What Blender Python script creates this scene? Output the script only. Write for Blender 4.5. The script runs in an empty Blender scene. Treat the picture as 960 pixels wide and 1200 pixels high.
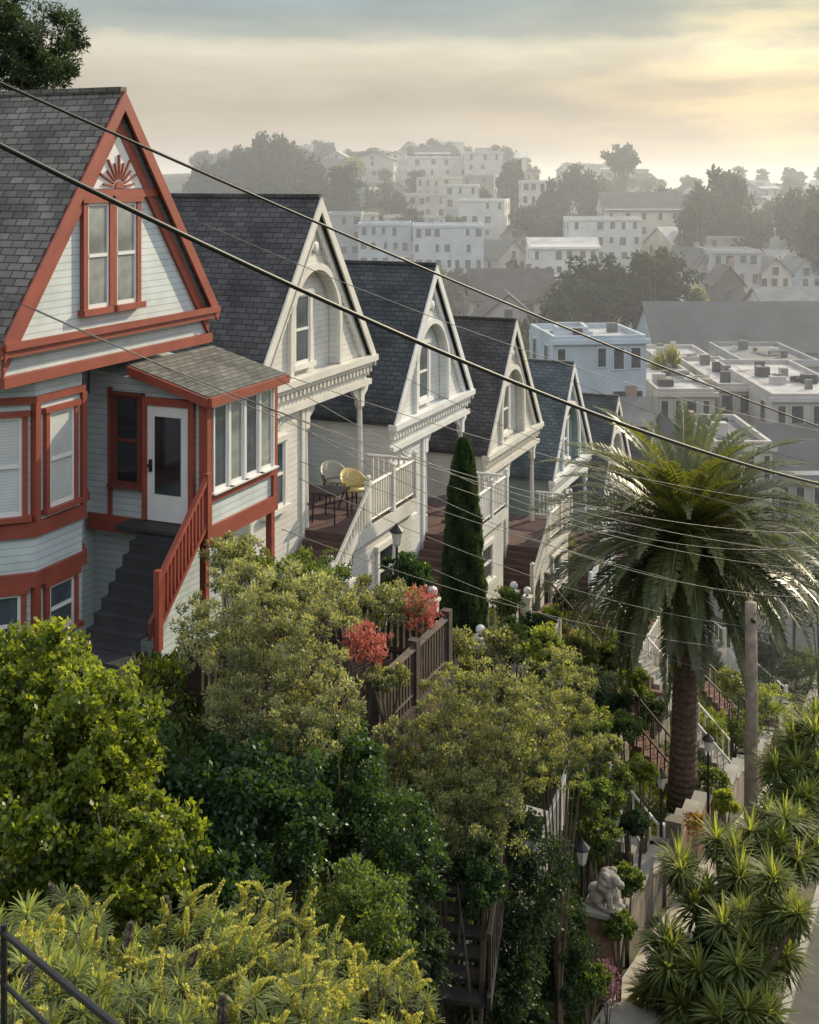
import bpy, math, random
import numpy as np
from mathutils import Vector
random.seed(7)
F=1400.0; TH=math.atan(600/F); CS=math.cos(TH); SN=math.sin(TH); A=13.4
scene=bpy.context.scene
COL=scene.collection
def px(x,y,Y): return ((x-480)/F*Y, Y, -(y-210)/F*Y)
def ut(X,Y): return A+CS*X-SN*Y, SN*X+CS*Y
def xy(u,t): return (-(A-u)*CS+t*SN, (A-u)*SN+t*CS)

# ---------------- terrain functions
def Gh(t): return np.interp(t,[-20,0,18,26,33.5,41,49,57,80,110,400],[1.5,-4.4,-9.0,-11.1,-13.2,-15.7,-18.4,-21.3,-27,-31,-31])
def Sd(t): return Gh(t)-np.interp(t,[0,45,70,100],[5.4,5.4,3,1])
def terr(X,Y):
    X=np.asarray(X,float);Y=np.asarray(Y,float)
    u=A+CS*X-SN*Y; t=SN*X+CS*Y
    g=Gh(t); s=Sd(t)
    f=np.clip((u-1)/5.6,0,1)
    z=g+(s-g)*f
    z=np.where((u>7.2)&(t<100),z-0.3,z)
    Yp=np.maximum(Y,0)
    bank=-1.75-.65*Yp-.9*np.maximum(0,X)
    z=np.where(Y<40,np.maximum(z,bank),z)
    far=np.interp(Y,[80,160,230,330,430,520,800,3500],[-31,-31,-20,-10,-2,-4,-30,-30])
    r=X/np.maximum(Y,1)
    bonus=np.interp(r,[-.4,-.2,-.1,.06,.12,.4],[0,4,6,6,-1,-2])*np.interp(Y,[230,380,480,700],[0,1,1,0])
    far=far+bonus
    w=np.clip((Y-70)/45,0,1); w=w*w*(3-2*w)
    return z*(1-w)+far*w
def tz(X,Y): return float(terr(X,Y))

# ---------------- materials
MATS={}
def newmat(name):
    m=bpy.data.materials.new(name); m.use_nodes=True
    nt=m.node_tree; b=nt.nodes['Principled BSDF']
    return m,nt,b
def N(nt,t,**k):
    n=nt.nodes.new(t)
    for a,v in k.items(): setattr(n,a,v)
    return n
def plain(name,col,rough=.6,var=.15,scale=3.0,bump=0.15,metal=0.0):
    if name in MATS: return MATS[name]
    m,nt,b=newmat(name)
    tc=N(nt,'ShaderNodeTexCoord'); no=N(nt,'ShaderNodeTexNoise'); no.inputs['Scale'].default_value=scale; no.inputs['Detail'].default_value=6
    nt.links.new(tc.outputs['Object'],no.inputs['Vector'])
    cr=N(nt,'ShaderNodeValToRGB')
    cr.color_ramp.elements[0].position=.3; cr.color_ramp.elements[1].position=.7
    cr.color_ramp.elements[0].color=(*[c*(1-var) for c in col],1); cr.color_ramp.elements[1].color=(*[min(1,c*(1+var)) for c in col],1)
    nt.links.new(no.outputs['Fac'],cr.inputs['Fac']); nt.links.new(cr.outputs['Color'],b.inputs['Base Color'])
    b.inputs['Roughness'].default_value=rough; b.inputs['Metallic'].default_value=metal
    if bump:
        n2=N(nt,'ShaderNodeTexNoise'); n2.inputs['Scale'].default_value=scale*12; nt.links.new(tc.outputs['Object'],n2.inputs['Vector'])
        bp=N(nt,'ShaderNodeBump'); bp.inputs['Strength'].default_value=bump; bp.inputs['Distance'].default_value=.02
        nt.links.new(n2.outputs['Fac'],bp.inputs['Height']); nt.links.new(bp.outputs['Normal'],b.inputs['Normal'])
    MATS[name]=m; return m
def siding(name,col,pitch=.125,dk=.5):
    if name in MATS: return MATS[name]
    m,nt,b=newmat(name)
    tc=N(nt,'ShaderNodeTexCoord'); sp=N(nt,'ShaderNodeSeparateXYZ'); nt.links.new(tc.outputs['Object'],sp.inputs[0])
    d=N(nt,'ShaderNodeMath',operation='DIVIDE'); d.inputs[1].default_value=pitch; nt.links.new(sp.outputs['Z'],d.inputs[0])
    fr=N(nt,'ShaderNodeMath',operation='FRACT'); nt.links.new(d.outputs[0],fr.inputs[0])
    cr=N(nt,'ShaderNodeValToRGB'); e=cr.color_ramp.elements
    e[0].position=.0; e[0].color=(*[c*dk for c in col],1); e[1].position=.16; e[1].color=(*col,1)  # dark band paints the shadow line of each lap into the colour
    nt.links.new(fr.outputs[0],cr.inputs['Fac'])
    no=N(nt,'ShaderNodeTexNoise'); no.inputs['Scale'].default_value=1.6; no.inputs['Detail'].default_value=8; nt.links.new(tc.outputs['Object'],no.inputs['Vector'])
    mr=N(nt,'ShaderNodeMapRange'); mr.inputs[1].default_value=.3; mr.inputs[2].default_value=.7; mr.inputs[3].default_value=.8; mr.inputs[4].default_value=1.05
    nt.links.new(no.outputs['Fac'],mr.inputs[0])
    mx=N(nt,'ShaderNodeMix',data_type='RGBA',blend_type='MULTIPLY'); mx.inputs[0].default_value=1
    nt.links.new(cr.outputs['Color'],mx.inputs[6]); nt.links.new(mr.outputs[0],mx.inputs[7]); nt.links.new(mx.outputs[2],b.inputs['Base Color'])
    bp=N(nt,'ShaderNodeBump'); bp.inputs['Strength'].default_value=.6; bp.inputs['Distance'].default_value=.03; bp.invert=True
    nt.links.new(fr.outputs[0],bp.inputs['Height']); nt.links.new(bp.outputs['Normal'],b.inputs['Normal'])
    b.inputs['Roughness'].default_value=.55
    MATS[name]=m; return m
def shingle(name,c1,c2,zk=1.25,axis='Y'):
    if name in MATS: return MATS[name]
    m,nt,b=newmat(name)
    tc=N(nt,'ShaderNodeTexCoord'); sp=N(nt,'ShaderNodeSeparateXYZ'); nt.links.new(tc.outputs['Object'],sp.inputs[0])
    mu=N(nt,'ShaderNodeMath',operation='MULTIPLY'); mu.inputs[1].default_value=zk; nt.links.new(sp.outputs['Z'],mu.inputs[0])
    cb=N(nt,'ShaderNodeCombineXYZ'); nt.links.new(sp.outputs[axis],cb.inputs[0]); nt.links.new(mu.outputs[0],cb.inputs[1])
    br=N(nt,'ShaderNodeTexBrick'); br.inputs['Scale'].default_value=1; br.inputs['Brick Width'].default_value=.3; br.inputs['Row Height'].default_value=.15
    br.inputs['Mortar Size'].default_value=.012; br.inputs['Color1'].default_value=(*c1,1); br.inputs['Color2'].default_value=(*c2,1); br.inputs['Mortar'].default_value=(c1[0]*.35,c1[1]*.35,c1[2]*.35,1)
    nt.links.new(cb.outputs[0],br.inputs['Vector'])
    no=N(nt,'ShaderNodeTexNoise'); no.inputs['Scale'].default_value=1.1; no.inputs['Detail'].default_value=7; nt.links.new(tc.outputs['Object'],no.inputs['Vector'])
    mr=N(nt,'ShaderNodeMapRange'); mr.inputs[1].default_value=.3; mr.inputs[2].default_value=.7; mr.inputs[3].default_value=.6; mr.inputs[4].default_value=1.35
    nt.links.new(no.outputs['Fac'],mr.inputs[0])
    mx=N(nt,'ShaderNodeMix',data_type='RGBA',blend_type='MULTIPLY'); mx.inputs[0].default_value=1
    nt.links.new(br.outputs['Color'],mx.inputs[6]); nt.links.new(mr.outputs[0],mx.inputs[7]); nt.links.new(mx.outputs[2],b.inputs['Base Color'])
    bp=N(nt,'ShaderNodeBump'); bp.inputs['Strength'].default_value=.7; bp.inputs['Distance'].default_value=.02; bp.invert=True
    nt.links.new(br.outputs['Fac'],bp.inputs['Height']); nt.links.new(bp.outputs['Normal'],b.inputs['Normal'])
    b.inputs['Roughness'].default_value=.85
    MATS[name]=m; return m
def glass(name,col,rough=.06):
    if name in MATS: return MATS[name]
    m,nt,b=newmat(name)
    tc=N(nt,'ShaderNodeTexCoord'); no=N(nt,'ShaderNodeTexNoise'); no.inputs['Scale'].default_value=1.3; nt.links.new(tc.outputs['Object'],no.inputs['Vector'])
    cr=N(nt,'ShaderNodeValToRGB'); cr.color_ramp.elements[0].position=.35; cr.color_ramp.elements[1].position=.65
    cr.color_ramp.elements[0].color=(*[c*.5 for c in col],1); cr.color_ramp.elements[1].color=(*[c*1.4 for c in col],1)
    nt.links.new(no.outputs['Fac'],cr.inputs['Fac']); nt.links.new(cr.outputs['Color'],b.inputs['Base Color'])
    b.inputs['Roughness'].default_value=rough; b.inputs['Specular IOR Level'].default_value=.9
    MATS[name]=m; return m
def blind(name,col):
    if name in MATS: return MATS[name]
    m=siding(name,col,.05,.75); m.node_tree.nodes['Principled BSDF'].inputs['Roughness'].default_value=.25; return m
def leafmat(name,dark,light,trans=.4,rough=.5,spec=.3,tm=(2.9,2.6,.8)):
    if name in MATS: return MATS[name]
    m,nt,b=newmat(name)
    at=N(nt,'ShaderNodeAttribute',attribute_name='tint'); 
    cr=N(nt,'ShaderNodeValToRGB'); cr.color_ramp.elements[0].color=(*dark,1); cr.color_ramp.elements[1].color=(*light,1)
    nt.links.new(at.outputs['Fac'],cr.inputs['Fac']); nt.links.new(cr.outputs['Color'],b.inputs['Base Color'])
    b.inputs['Roughness'].default_value=rough; b.inputs['Specular IOR Level'].default_value=spec
    tr=N(nt,'ShaderNodeBsdfTranslucent')
    hs=N(nt,'ShaderNodeMix',data_type='RGBA',blend_type='MULTIPLY'); hs.inputs[0].default_value=1; hs.inputs[7].default_value=(*tm,1)
    nt.links.new(cr.outputs['Color'],hs.inputs[6]); nt.links.new(hs.outputs[2],tr.inputs['Color'])
    mx=N(nt,'ShaderNodeMixShader'); mx.inputs[0].default_value=trans
    nt.links.new(b.outputs[0],mx.inputs[1]); nt.links.new(tr.outputs[0],mx.inputs[2]); nt.links.new(mx.outputs[0],nt.nodes['Material Output'].inputs['Surface'])
    MATS[name]=m; return m

# ---------------- mesh builder
class MB:
    def __init__(s): s.v=[];s.f=[];s.m=[];s.mats=[]
    def mi(s,m):
        if m not in s.mats: s.mats.append(m)
        return s.mats.index(m)
    def add(s,vs,fs,m):
        o=len(s.v); s.v+=vs; i=s.mi(m)
        for f in fs: s.f.append([a+o for a in f]); s.m.append(i)
    def box(s,x0,x1,y0,y1,z0,z1,m):
        vs=[(x,y,z) for z in (z0,z1) for y in (y0,y1) for x in (x0,x1)]
        s.add(vs,[(0,2,3,1),(4,5,7,6),(0,1,5,4),(2,6,7,3),(0,4,6,2),(1,3,7,5)],m); return s
    def _pr(s,a,b,m):
        n=len(a); s.add(a+b,[list(range(n)),list(range(2*n-1,n-1,-1))]+[[(i+1)%n,i,i+n,(i+1)%n+n] for i in range(n)],m); return s
    def py(s,poly,y0,y1,m): return s._pr([(x,y0,z) for x,z in poly],[(x,y1,z) for x,z in poly],m)
    def pxx(s,poly,x0,x1,m): return s._pr([(x0,y,z) for y,z in poly],[(x1,y,z) for y,z in poly],m)
    def pz(s,poly,z0,z1,m): return s._pr([(x,y,z0) for x,y in poly],[(x,y,z1) for x,y in poly],m)
    def tube(s,pts,rad,m,k=8):
        pts=[Vector(p) for p in pts]; n=len(pts); vs=[];fs=[]
        for i,p in enumerate(pts):
            d=(pts[min(i+1,n-1)]-pts[max(i-1,0)]).normalized()
            up=Vector((0,0,1)) if abs(d.z)<.9 else Vector((1,0,0))
            a=d.cross(up).normalized(); b=d.cross(a)
            r=rad[i] if hasattr(rad,'__len__') else rad
            for j in range(k):
                an=2*math.pi*j/k; vs.append(tuple(p+a*math.cos(an)*r+b*math.sin(an)*r))
        for i in range(n-1):
            for j in range(k):
                fs.append((i*k+j,i*k+(j+1)%k,(i+1)*k+(j+1)%k,(i+1)*k+j))
        fs.append(tuple(range(k-1,-1,-1))); fs.append(tuple((n-1)*k+j for j in range(k)))
        s.add(vs,fs,m); return s
    def sphere(s,c,r,m,seg=12,rings=8):
        if not hasattr(r,'__len__'): r=(r,r,r)
        vs=[];fs=[]
        for i in range(rings+1):
            ph=math.pi*i/rings
            for j in range(seg):
                a=2*math.pi*j/seg; vs.append((c[0]+r[0]*math.sin(ph)*math.cos(a),c[1]+r[1]*math.sin(ph)*math.sin(a),c[2]+r[2]*math.cos(ph)))
        for i in range(rings):
            for j in range(seg): fs.append((i*seg+j,(i+1)*seg+j,(i+1)*seg+(j+1)%seg,i*seg+(j+1)%seg))
        s.add(vs,fs,m); return s
    def obj(s,name,parent=None,loc=(0,0,0),rot=0,smooth=False,**props):
        me=bpy.data.meshes.new(name); me.from_pydata(s.v,[],s.f)
        for m in s.mats: me.materials.append(m)
        me.polygons.foreach_set('material_index',s.m)
        if smooth: me.polygons.foreach_set('use_smooth',[True]*len(s.f))
        me.update()
        o=bpy.data.objects.new(name,me); COL.objects.link(o)
        o.location=loc; o.rotation_euler=(0,0,rot)
        if parent: o.parent=parent
        for k,v in props.items(): o[k]=v
        return o
def empty(name,loc,rot=0,**props):
    o=bpy.data.objects.new(name,None); COL.objects.link(o); o.location=loc; o.rotation_euler=(0,0,rot); o.empty_display_size=.3
    for k,v in props.items(): o[k]=v
    return o
def npmesh(name,V,T,mat,parent=None,loc=(0,0,0),nv=4,**props):
    n=len(V)//nv
    me=bpy.data.meshes.new(name); me.vertices.add(len(V)); me.vertices.foreach_set('co',V.astype(np.float32).ravel())
    me.loops.add(n*nv); me.loops.foreach_set('vertex_index',np.arange(n*nv,dtype=np.int32))
    me.polygons.add(n); me.polygons.foreach_set('loop_start',np.arange(0,n*nv,nv,dtype=np.int32)); 
    me.materials.append(mat)
    at=me.attributes.new('tint','FLOAT','POINT'); at.data.foreach_set('value',T.astype(np.float32))
    me.update(calc_edges=True); me.validate()
    o=bpy.data.objects.new(name,me); COL.objects.link(o); o.location=loc
    if parent: o.parent=parent
    for k,v in props.items(): o[k]=v
    return o
def unit(v): return v/np.maximum(np.linalg.norm(v,axis=-1,keepdims=True),1e-9)
def quads(P,ax,L,W,rng,side=None):
    n=len(P)
    if side is None: side=unit(np.cross(ax,unit(rng.normal(size=(n,3)))))
    L=np.broadcast_to(L,(n,))[:,None]; W=np.broadcast_to(W,(n,))[:,None]
    V=np.empty((n,4,3)); V[:,0]=P; V[:,1]=P+ax*L*.45+side*W*.5; V[:,2]=P+ax*L; V[:,3]=P+ax*L*.45-side*W*.5
    return V.reshape(-1,3)
def blobs(n,r,k,sub,rng,flat=0):
    r=np.array(r,float); d=unit(rng.normal(size=(k,3)))*(rng.random((k,1))**.4)
    sc=d*r*(1-sub*.5); mr=r.mean()
    sr=sub*mr*(.5+.8*rng.random(k)); st=rng.random(k)
    idx=rng.integers(0,k,n); dd=unit(rng.normal(size=(n,3)))
    rad=(sr[idx]*(.45+.55*rng.random(n)))[:,None]
    P=sc[idx]+dd*rad*np.array([1,1,.8])
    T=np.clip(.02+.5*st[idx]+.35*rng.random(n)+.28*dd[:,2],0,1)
    return P,dd,T
def cloud(n,r,k,sub,L,W,seed,rand=.9,up=.0):
    rng=np.random.default_rng(seed)
    P,dd,T=blobs(n,r,k,sub,rng)
    ax=unit(dd*.7+rng.normal(size=dd.shape)*rand+np.array([0,0,up]))
    V=quads(P,ax,L*(.6+.8*rng.random(n)),W*(.6+.8*rng.random(n)),rng)
    return V,np.repeat(T,4)
bark=plain('bark',(.09,.065,.045),.9,.4,6,.8)
twig=plain('twig_bark',(.10,.078,.055),.9,.3,6,.5)
def plant(name,label,cat,c,r,mat,n=6000,k=30,sub=.35,L=.1,W=.06,seed=1,rand=.9,up=0,base=None,stems=5,group=None,part='foliage',stempart='stem',thick=.05,stemmat=None):
    X,Y,Z=c
    zb=tz(X,Y) if base is None else base
    zb=min(zb,Z-.3)
    o=empty(name,(X,Y,zb),label=label,category=cat)
    if group:o['group']=group
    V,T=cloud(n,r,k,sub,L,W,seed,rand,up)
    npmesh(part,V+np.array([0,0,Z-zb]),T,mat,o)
    rng=random.Random(seed); mb=MB(); h=Z-zb
    for i in range(stems):
        a=rng.random()*6.28; q=rng.uniform(.3,.8)
        e=(math.cos(a)*r[0]*q,math.sin(a)*r[1]*q,h+r[2]*rng.uniform(.1,.75))
        pts=[(math.cos(a)*.05*s,math.sin(a)*.05*s,0) if s==0 else (e[0]*(s/5)**1.6,e[1]*(s/5)**1.6,e[2]*s/5) for s in range(6)]
        mb.tube(pts,[thick*(1-.17*s) for s in range(6)],stemmat or twig,6)
    mb.obj(stempart,o,smooth=True)
    return o

# =============== WORLD
az=math.radians(45); el=math.radians(26)
w=bpy.data.worlds.new("World"); scene.world=w; w.use_nodes=True; nt=w.node_tree
for n in list(nt.nodes): nt.nodes.remove(n)
out=N(nt,'ShaderNodeOutputWorld'); bg1=N(nt,'ShaderNodeBackground'); bg2=N(nt,'ShaderNodeBackground'); mixs=N(nt,'ShaderNodeMixShader')
sky=N(nt,'ShaderNodeTexSky',sky_type='NISHITA'); sky.sun_disc=False; sky.sun_elevation=el; sky.sun_rotation=az; sky.air_density=1.5; sky.dust_density=3
nt.links.new(sky.outputs[0],bg1.inputs[0]); bg1.inputs[1].default_value=.15
tc=N(nt,'ShaderNodeTexCoord'); sp=N(nt,'ShaderNodeSeparateXYZ'); nt.links.new(tc.outputs['Generated'],sp.inputs[0])
mp=N(nt,'ShaderNodeMapping'); mp.inputs['Scale'].default_value=(3,3,13); nt.links.new(tc.outputs['Generated'],mp.inputs[0])
no=N(nt,'ShaderNodeTexNoise'); no.inputs['Scale'].default_value=1.7; no.inputs['Detail'].default_value=9; no.inputs['Roughness'].default_value=.58; nt.links.new(mp.outputs[0],no.inputs['Vector'])
mr=N(nt,'ShaderNodeMapRange'); mr.inputs[1].default_value=.25; mr.inputs[2].default_value=.75; mr.inputs[3].default_value=-.009; mr.inputs[4].default_value=.009; nt.links.new(no.outputs['Fac'],mr.inputs[0])
ad=N(nt,'ShaderNodeMath',operation='ADD'); nt.links.new(sp.outputs['Z'],ad.inputs[0]); nt.links.new(mr.outputs[0],ad.inputs[1])
m5=N(nt,'ShaderNodeMath',operation='MULTIPLY'); m5.inputs[1].default_value=2.0; nt.links.new(ad.outputs[0],m5.inputs[0])
cr=N(nt,'ShaderNodeValToRGB'); R_=cr.color_ramp; R_.elements[0].position=0; R_.elements[0].color=(.50,.39,.31,1); R_.elements[1].position=1; R_.elements[1].color=(.88,.93,1.0,1)
for p,c in [(.05,(.54,.44,.34)),(.085,(.57,.48,.37)),(.12,(.51,.44,.345)),(.155,(.58,.515,.40)),(.185,(.67,.60,.47)),(.212,(.78,.72,.57)),(.224,(.74,.70,.56)),(.240,(.47,.50,.45)),(.27,(.37,.43,.42)),(.32,(.34,.43,.45)),(.42,(.5,.57,.61)),(.6,(.80,.87,.94))]:
    e=R_.elements.new(p); e.color=(*c,1)
nt.links.new(m5.outputs[0],cr.inputs['Fac'])
dv=N(nt,'ShaderNodeVectorMath',operation='DOT_PRODUCT'); g=Vector((.36,1,.105)).normalized(); dv.inputs[1].default_value=g; nt.links.new(tc.outputs['Generated'],dv.inputs[0])
mx0=N(nt,'ShaderNodeMath',operation='MAXIMUM'); mx0.inputs[1].default_value=0; nt.links.new(dv.outputs['Value'],mx0.inputs[0])
pw=N(nt,'ShaderNodeMath',operation='POWER'); pw.inputs[1].default_value=60; nt.links.new(mx0.outputs[0],pw.inputs[0])
n2=N(nt,'ShaderNodeTexNoise'); n2.inputs['Scale'].default_value=3.2; n2.inputs['Detail'].default_value=8; nt.links.new(mp.outputs[0],n2.inputs['Vector'])
m2=N(nt,'ShaderNodeMapRange'); m2.inputs[1].default_value=.38; m2.inputs[2].default_value=.62; m2.inputs[3].default_value=.4; m2.inputs[4].default_value=1.1; nt.links.new(n2.outputs['Fac'],m2.inputs[0])
pm=N(nt,'ShaderNodeMath',operation='MULTIPLY'); nt.links.new(pw.outputs[0],pm.inputs[0]); nt.links.new(m2.outputs[0],pm.inputs[1])
gm=N(nt,'ShaderNodeMix',data_type='RGBA',blend_type='ADD'); nt.links.new(pm.outputs[0],gm.inputs[0]); nt.links.new(cr.outputs[0],gm.inputs[6]); gm.inputs[7].default_value=(.50,.33,.06,1)
cm=N(nt,'ShaderNodeMix',data_type='RGBA',blend_type='MULTIPLY'); cm.inputs[0].default_value=.26
m3=N(nt,'ShaderNodeMapRange'); m3.inputs[1].default_value=.3; m3.inputs[2].default_value=.7; m3.inputs[3].default_value=.6; m3.inputs[4].default_value=1.25; nt.links.new(n2.outputs['Fac'],m3.inputs[0])
nt.links.new(gm.outputs[2],cm.inputs[6]); nt.links.new(m3.outputs[0],cm.inputs[7])
nt.links.new(cm.outputs[2],bg2.inputs[0])
bs=N(nt,'ShaderNodeMapRange'); bs.inputs[1].default_value=.22; bs.inputs[2].default_value=.55; bs.inputs[3].default_value=1.0; bs.inputs[4].default_value=1.5; nt.links.new(sp.outputs['Z'],bs.inputs[0]); nt.links.new(bs.outputs[0],bg2.inputs[1])
fm=N(nt,'ShaderNodeMapRange'); fm.inputs[1].default_value=.7; fm.inputs[2].default_value=1.0; nt.links.new(sp.outputs['Z'],fm.inputs[0])
nt.links.new(fm.outputs[0],mixs.inputs[0]); nt.links.new(bg2.outputs[0],mixs.inputs[1]); nt.links.new(bg1.outputs[0],mixs.inputs[2]); nt.links.new(mixs.outputs[0],out.inputs[0])
sv=Vector((math.sin(az)*math.cos(el),math.cos(az)*math.cos(el),math.sin(el)))
sl=bpy.data.lights.new('sun','SUN'); sl.energy=5; sl.angle=math.radians(.7); sl.color=(1,.85,.58)
so=bpy.data.objects.new('sun',sl); COL.objects.link(so); so.rotation_euler=sv.to_track_quat('Z','Y').to_euler(); so.location=(20,20,40)
# camera
cam=bpy.data.cameras.new('camera'); co=bpy.data.objects.new('camera',cam); COL.objects.link(co); scene.camera=co
cam.sensor_fit='VERTICAL'; cam.sensor_height=36; cam.lens=36*F/1200; cam.shift_y=-(600-210)/1200; cam.clip_end=6000; cam.clip_start=.05
co.location=(0,0,0); co.rotation_euler=(math.radians(90),0,0)
scene.view_settings.view_transform='Standard'; scene.view_settings.look='None'; scene.view_settings.exposure=0
# haze
hm=bpy.data.materials.new('haze'); hm.use_nodes=True; nt=hm.node_tree; nt.nodes.remove(nt.nodes['Principled BSDF'])
vs=N(nt,'ShaderNodeVolumeScatter'); vs.inputs['Color'].default_value=(.60,.62,.66,1); vs.inputs['Density'].default_value=.0021; vs.inputs['Anisotropy'].default_value=.35
nt.links.new(vs.outputs[0],nt.nodes['Material Output'].inputs['Volume'])
MB().box(-1600,1600,40,3400,-70,16,hm).obj('haze',kind='structure',label='thin bay haze lying over the valley and hills',category='haze')

# =============== GROUND
gx=np.concatenate([np.arange(-1600,-120,60),np.arange(-120,-30,6),np.arange(-30,40,1.0),np.arange(40,160,6),np.arange(160,1601,60)])
gy=np.concatenate([np.arange(-60,0,6),np.arange(0,75,1.0),np.arange(75,560,9),np.arange(560,3401,150)])
GX,GY=np.meshgrid(gx,gy); GZ=terr(GX,GY)
rn=np.random.default_rng(3); GZ=GZ-rn.random(GZ.shape)*.08
nx,ny=len(gx),len(gy); V=np.stack([GX,GY,GZ],-1).reshape(-1,3)
fa=[(j*nx+i,j*nx+i+1,(j+1)*nx+i+1,(j+1)*nx+i) for j in range(ny-1) for i in range(nx-1)]
me=bpy.data.meshes.new('ground'); me.from_pydata(V.tolist(),[],fa); me.materials.append(plain('soil_and_grass',(.05,.058,.03),.95,.5,.6,.6))
me.polygons.foreach_set('use_smooth',[True]*len(fa))
go=bpy.data.objects.new('ground',me); COL.objects.link(go); go['kind']='structure'; go['label']='steep planted hillside falling into a valley'; go['category']='ground'
def strip(name,u0,u1,off,mat,t0,t1,thick=0,step=1.0,**p):
    mb=MB(); ts=np.arange(t0,t1+.01,step); vs=[];
    for t in ts:
        z=float(Sd(t))+off
        for u in (u0,u1):
            X,Y=xy(u,t); vs.append((X,Y,z)); 
            vs.append((X,Y,z-thick))
    fs=[]
    for i in range(len(ts)-1):
        a=i*4;b=a+4
        fs.append((a,a+2,b+2,b)); 
        if thick: fs+= [(a+1,a,b,b+1),(a+2,a+3,b+3,b+2)]
    mb.add(vs,fs,mat); return mb.obj(name,**p)
conc=plain('concrete',(.30,.28,.25),.85,.25,1.2,.5)
strip('pavement',7.95,9.2,0,plain('pavement_concrete',(.33,.30,.26),.85,.3,1.5,.4),13,100,.3,kind='structure',label='steep concrete pavement beside front gardens',category='pavement')
strip('kerb',10.9,11.06,.004,conc,13,100,.3,kind='structure',label='grey concrete kerb along the steep road',category='kerb')
strip('verge',9.2,10.9,-.03,plain('verge_soil',(.09,.075,.05),.95,.4,3,.8),13,100,.2,kind='structure',label='planted soil strip between pavement and kerb',category='verge')
strip('road',11.06,19,-.12,plain('asphalt',(.055,.053,.05),.85,.2,2,.4),9,110,0,kind='structure',label='steep asphalt road running downhill',category='road')

# =============== HOUSES
red=plain('terracotta_trim',(.27,.064,.042),.5,.16,2,.08)
redd=plain('dark_red_paint',(.14,.04,.03),.6,.2,2,.1)
maroon=plain('maroon_deck_paint',(.09,.05,.045),.7,.25,3,.2)
wht=plain('white_trim',(.70,.70,.69),.45,.08,2,.05)
cream=plain('cream_trim',(.64,.62,.57),.5,.1,2,.08)
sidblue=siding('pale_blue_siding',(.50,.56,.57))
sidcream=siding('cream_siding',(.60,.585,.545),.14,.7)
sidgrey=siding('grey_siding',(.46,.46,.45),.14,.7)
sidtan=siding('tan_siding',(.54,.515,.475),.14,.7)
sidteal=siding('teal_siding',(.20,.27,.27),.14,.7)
sh1=shingle('weathered_shingle',(.090,.084,.075),(.18,.165,.145))
sh2=shingle('charcoal_shingle',(.048,.047,.049),(.085,.083,.084))
sh3=shingle('slate_shingle',(.042,.047,.050),(.07,.076,.079))
sh4=shingle('dark_charcoal_shingle',(.046,.043,.043),(.078,.073,.072))
shporch=shingle('porch_shingle',(.085,.085,.075),(.15,.145,.13),zk=4,axis='X')
gl=glass('window_glass',(.07,.09,.11)); gldark=glass('dark_glass',(.02,.025,.03),.1); glb=blind('blind_pane',(.46,.48,.46))
glcur=glass('curtain_glass',(.28,.30,.29),.08)
iron=plain('black_iron',(.02,.02,.022),.5,.2,8,.1,.3)
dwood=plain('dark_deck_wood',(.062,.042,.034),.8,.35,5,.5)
dwood2=plain('darker_old_wood',(.032,.026,.022),.85,.35,5,.5)  # stair timber, a darker wood than the deck
RA=math.atan2(CS,SN)
def win(par,cx,y,z0,z1,w_,rot=0,casing=red,sash=wht,pane=gl,cw=.13,cols=1,hung=True,name='window'):
    h=z1-z0; o_=MB(); hw=w_/2
    o_.box(-hw-cw,-hw,-.07,.06,-cw*.2,h+.002,casing).box(hw,hw+cw,-.07,.06,-cw*.2,h+.002,casing)
    o_.box(-hw-cw-.04,hw+cw+.04,-.10,.06,h,h+cw,casing)
    o_.box(-hw-cw-.06,hw+cw+.06,-.14,.06,-cw*.9,-.001,casing)
    o=o_.obj(name,par,(cx,y,z0),rot)
    s=MB(); b=.055; W2=w_/cols
    for c in range(cols):
        x0=-hw+c*W2; x1=x0+W2
        s.box(x0,x0+b,-.04,.02,0,h,sash).box(x1-b,x1,-.04,.02,0,h,sash).box(x0+b,x1-b,-.041,.02,0,b*1.3,sash).box(x0+b,x1-b,-.041,.02,h-b,h,sash)
        if hung: s.box(x0+b,x1-b,-.05,.02,h*.5-.03,h*.5+.03,sash)
    s.obj('sash',o)
    MB().box(-hw+.01,hw-.01,-.02,-.005,.01,h-.01,pane).obj('pane',o)
    return o
R=10.8; K=1.34
def slope_board(mb,x0,x1,off0,off1,y0,y1,m):
    for s in (-1,1):
        poly=[(s*x0,R-K*x0-off0),(s*x1,R-K*x1-off0),(s*x1,R-K*x1-off1),(s*x0,R-K*x0-off1)]
        mb.py(poly,y0,y1,m)
def roof(par,mat,fascia,depth=11.6,oh=.16):
    mb=MB(); slope_board(mb,0,3.1,-.05,.12,-oh,depth,mat); mb.box(-.09,.09,-oh-.01,depth,R-.02,R+.09,mat)
    o=mb.obj('roof',par)
    f=MB(); slope_board(f,0,3.13,-.02,.34,-oh-.053,-oh-.003,fascia); slope_board(f,0,3.0,.44,.76,-.07,-.003,fascia)
    f.obj('bargeboard',par)
    return o
def housebase(t,apex,label,name='house',cat='house'):
    X,Y=xy(-.2,t); return empty(name,(X,Y,apex-R),RA,label=label,category=cat)

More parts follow.
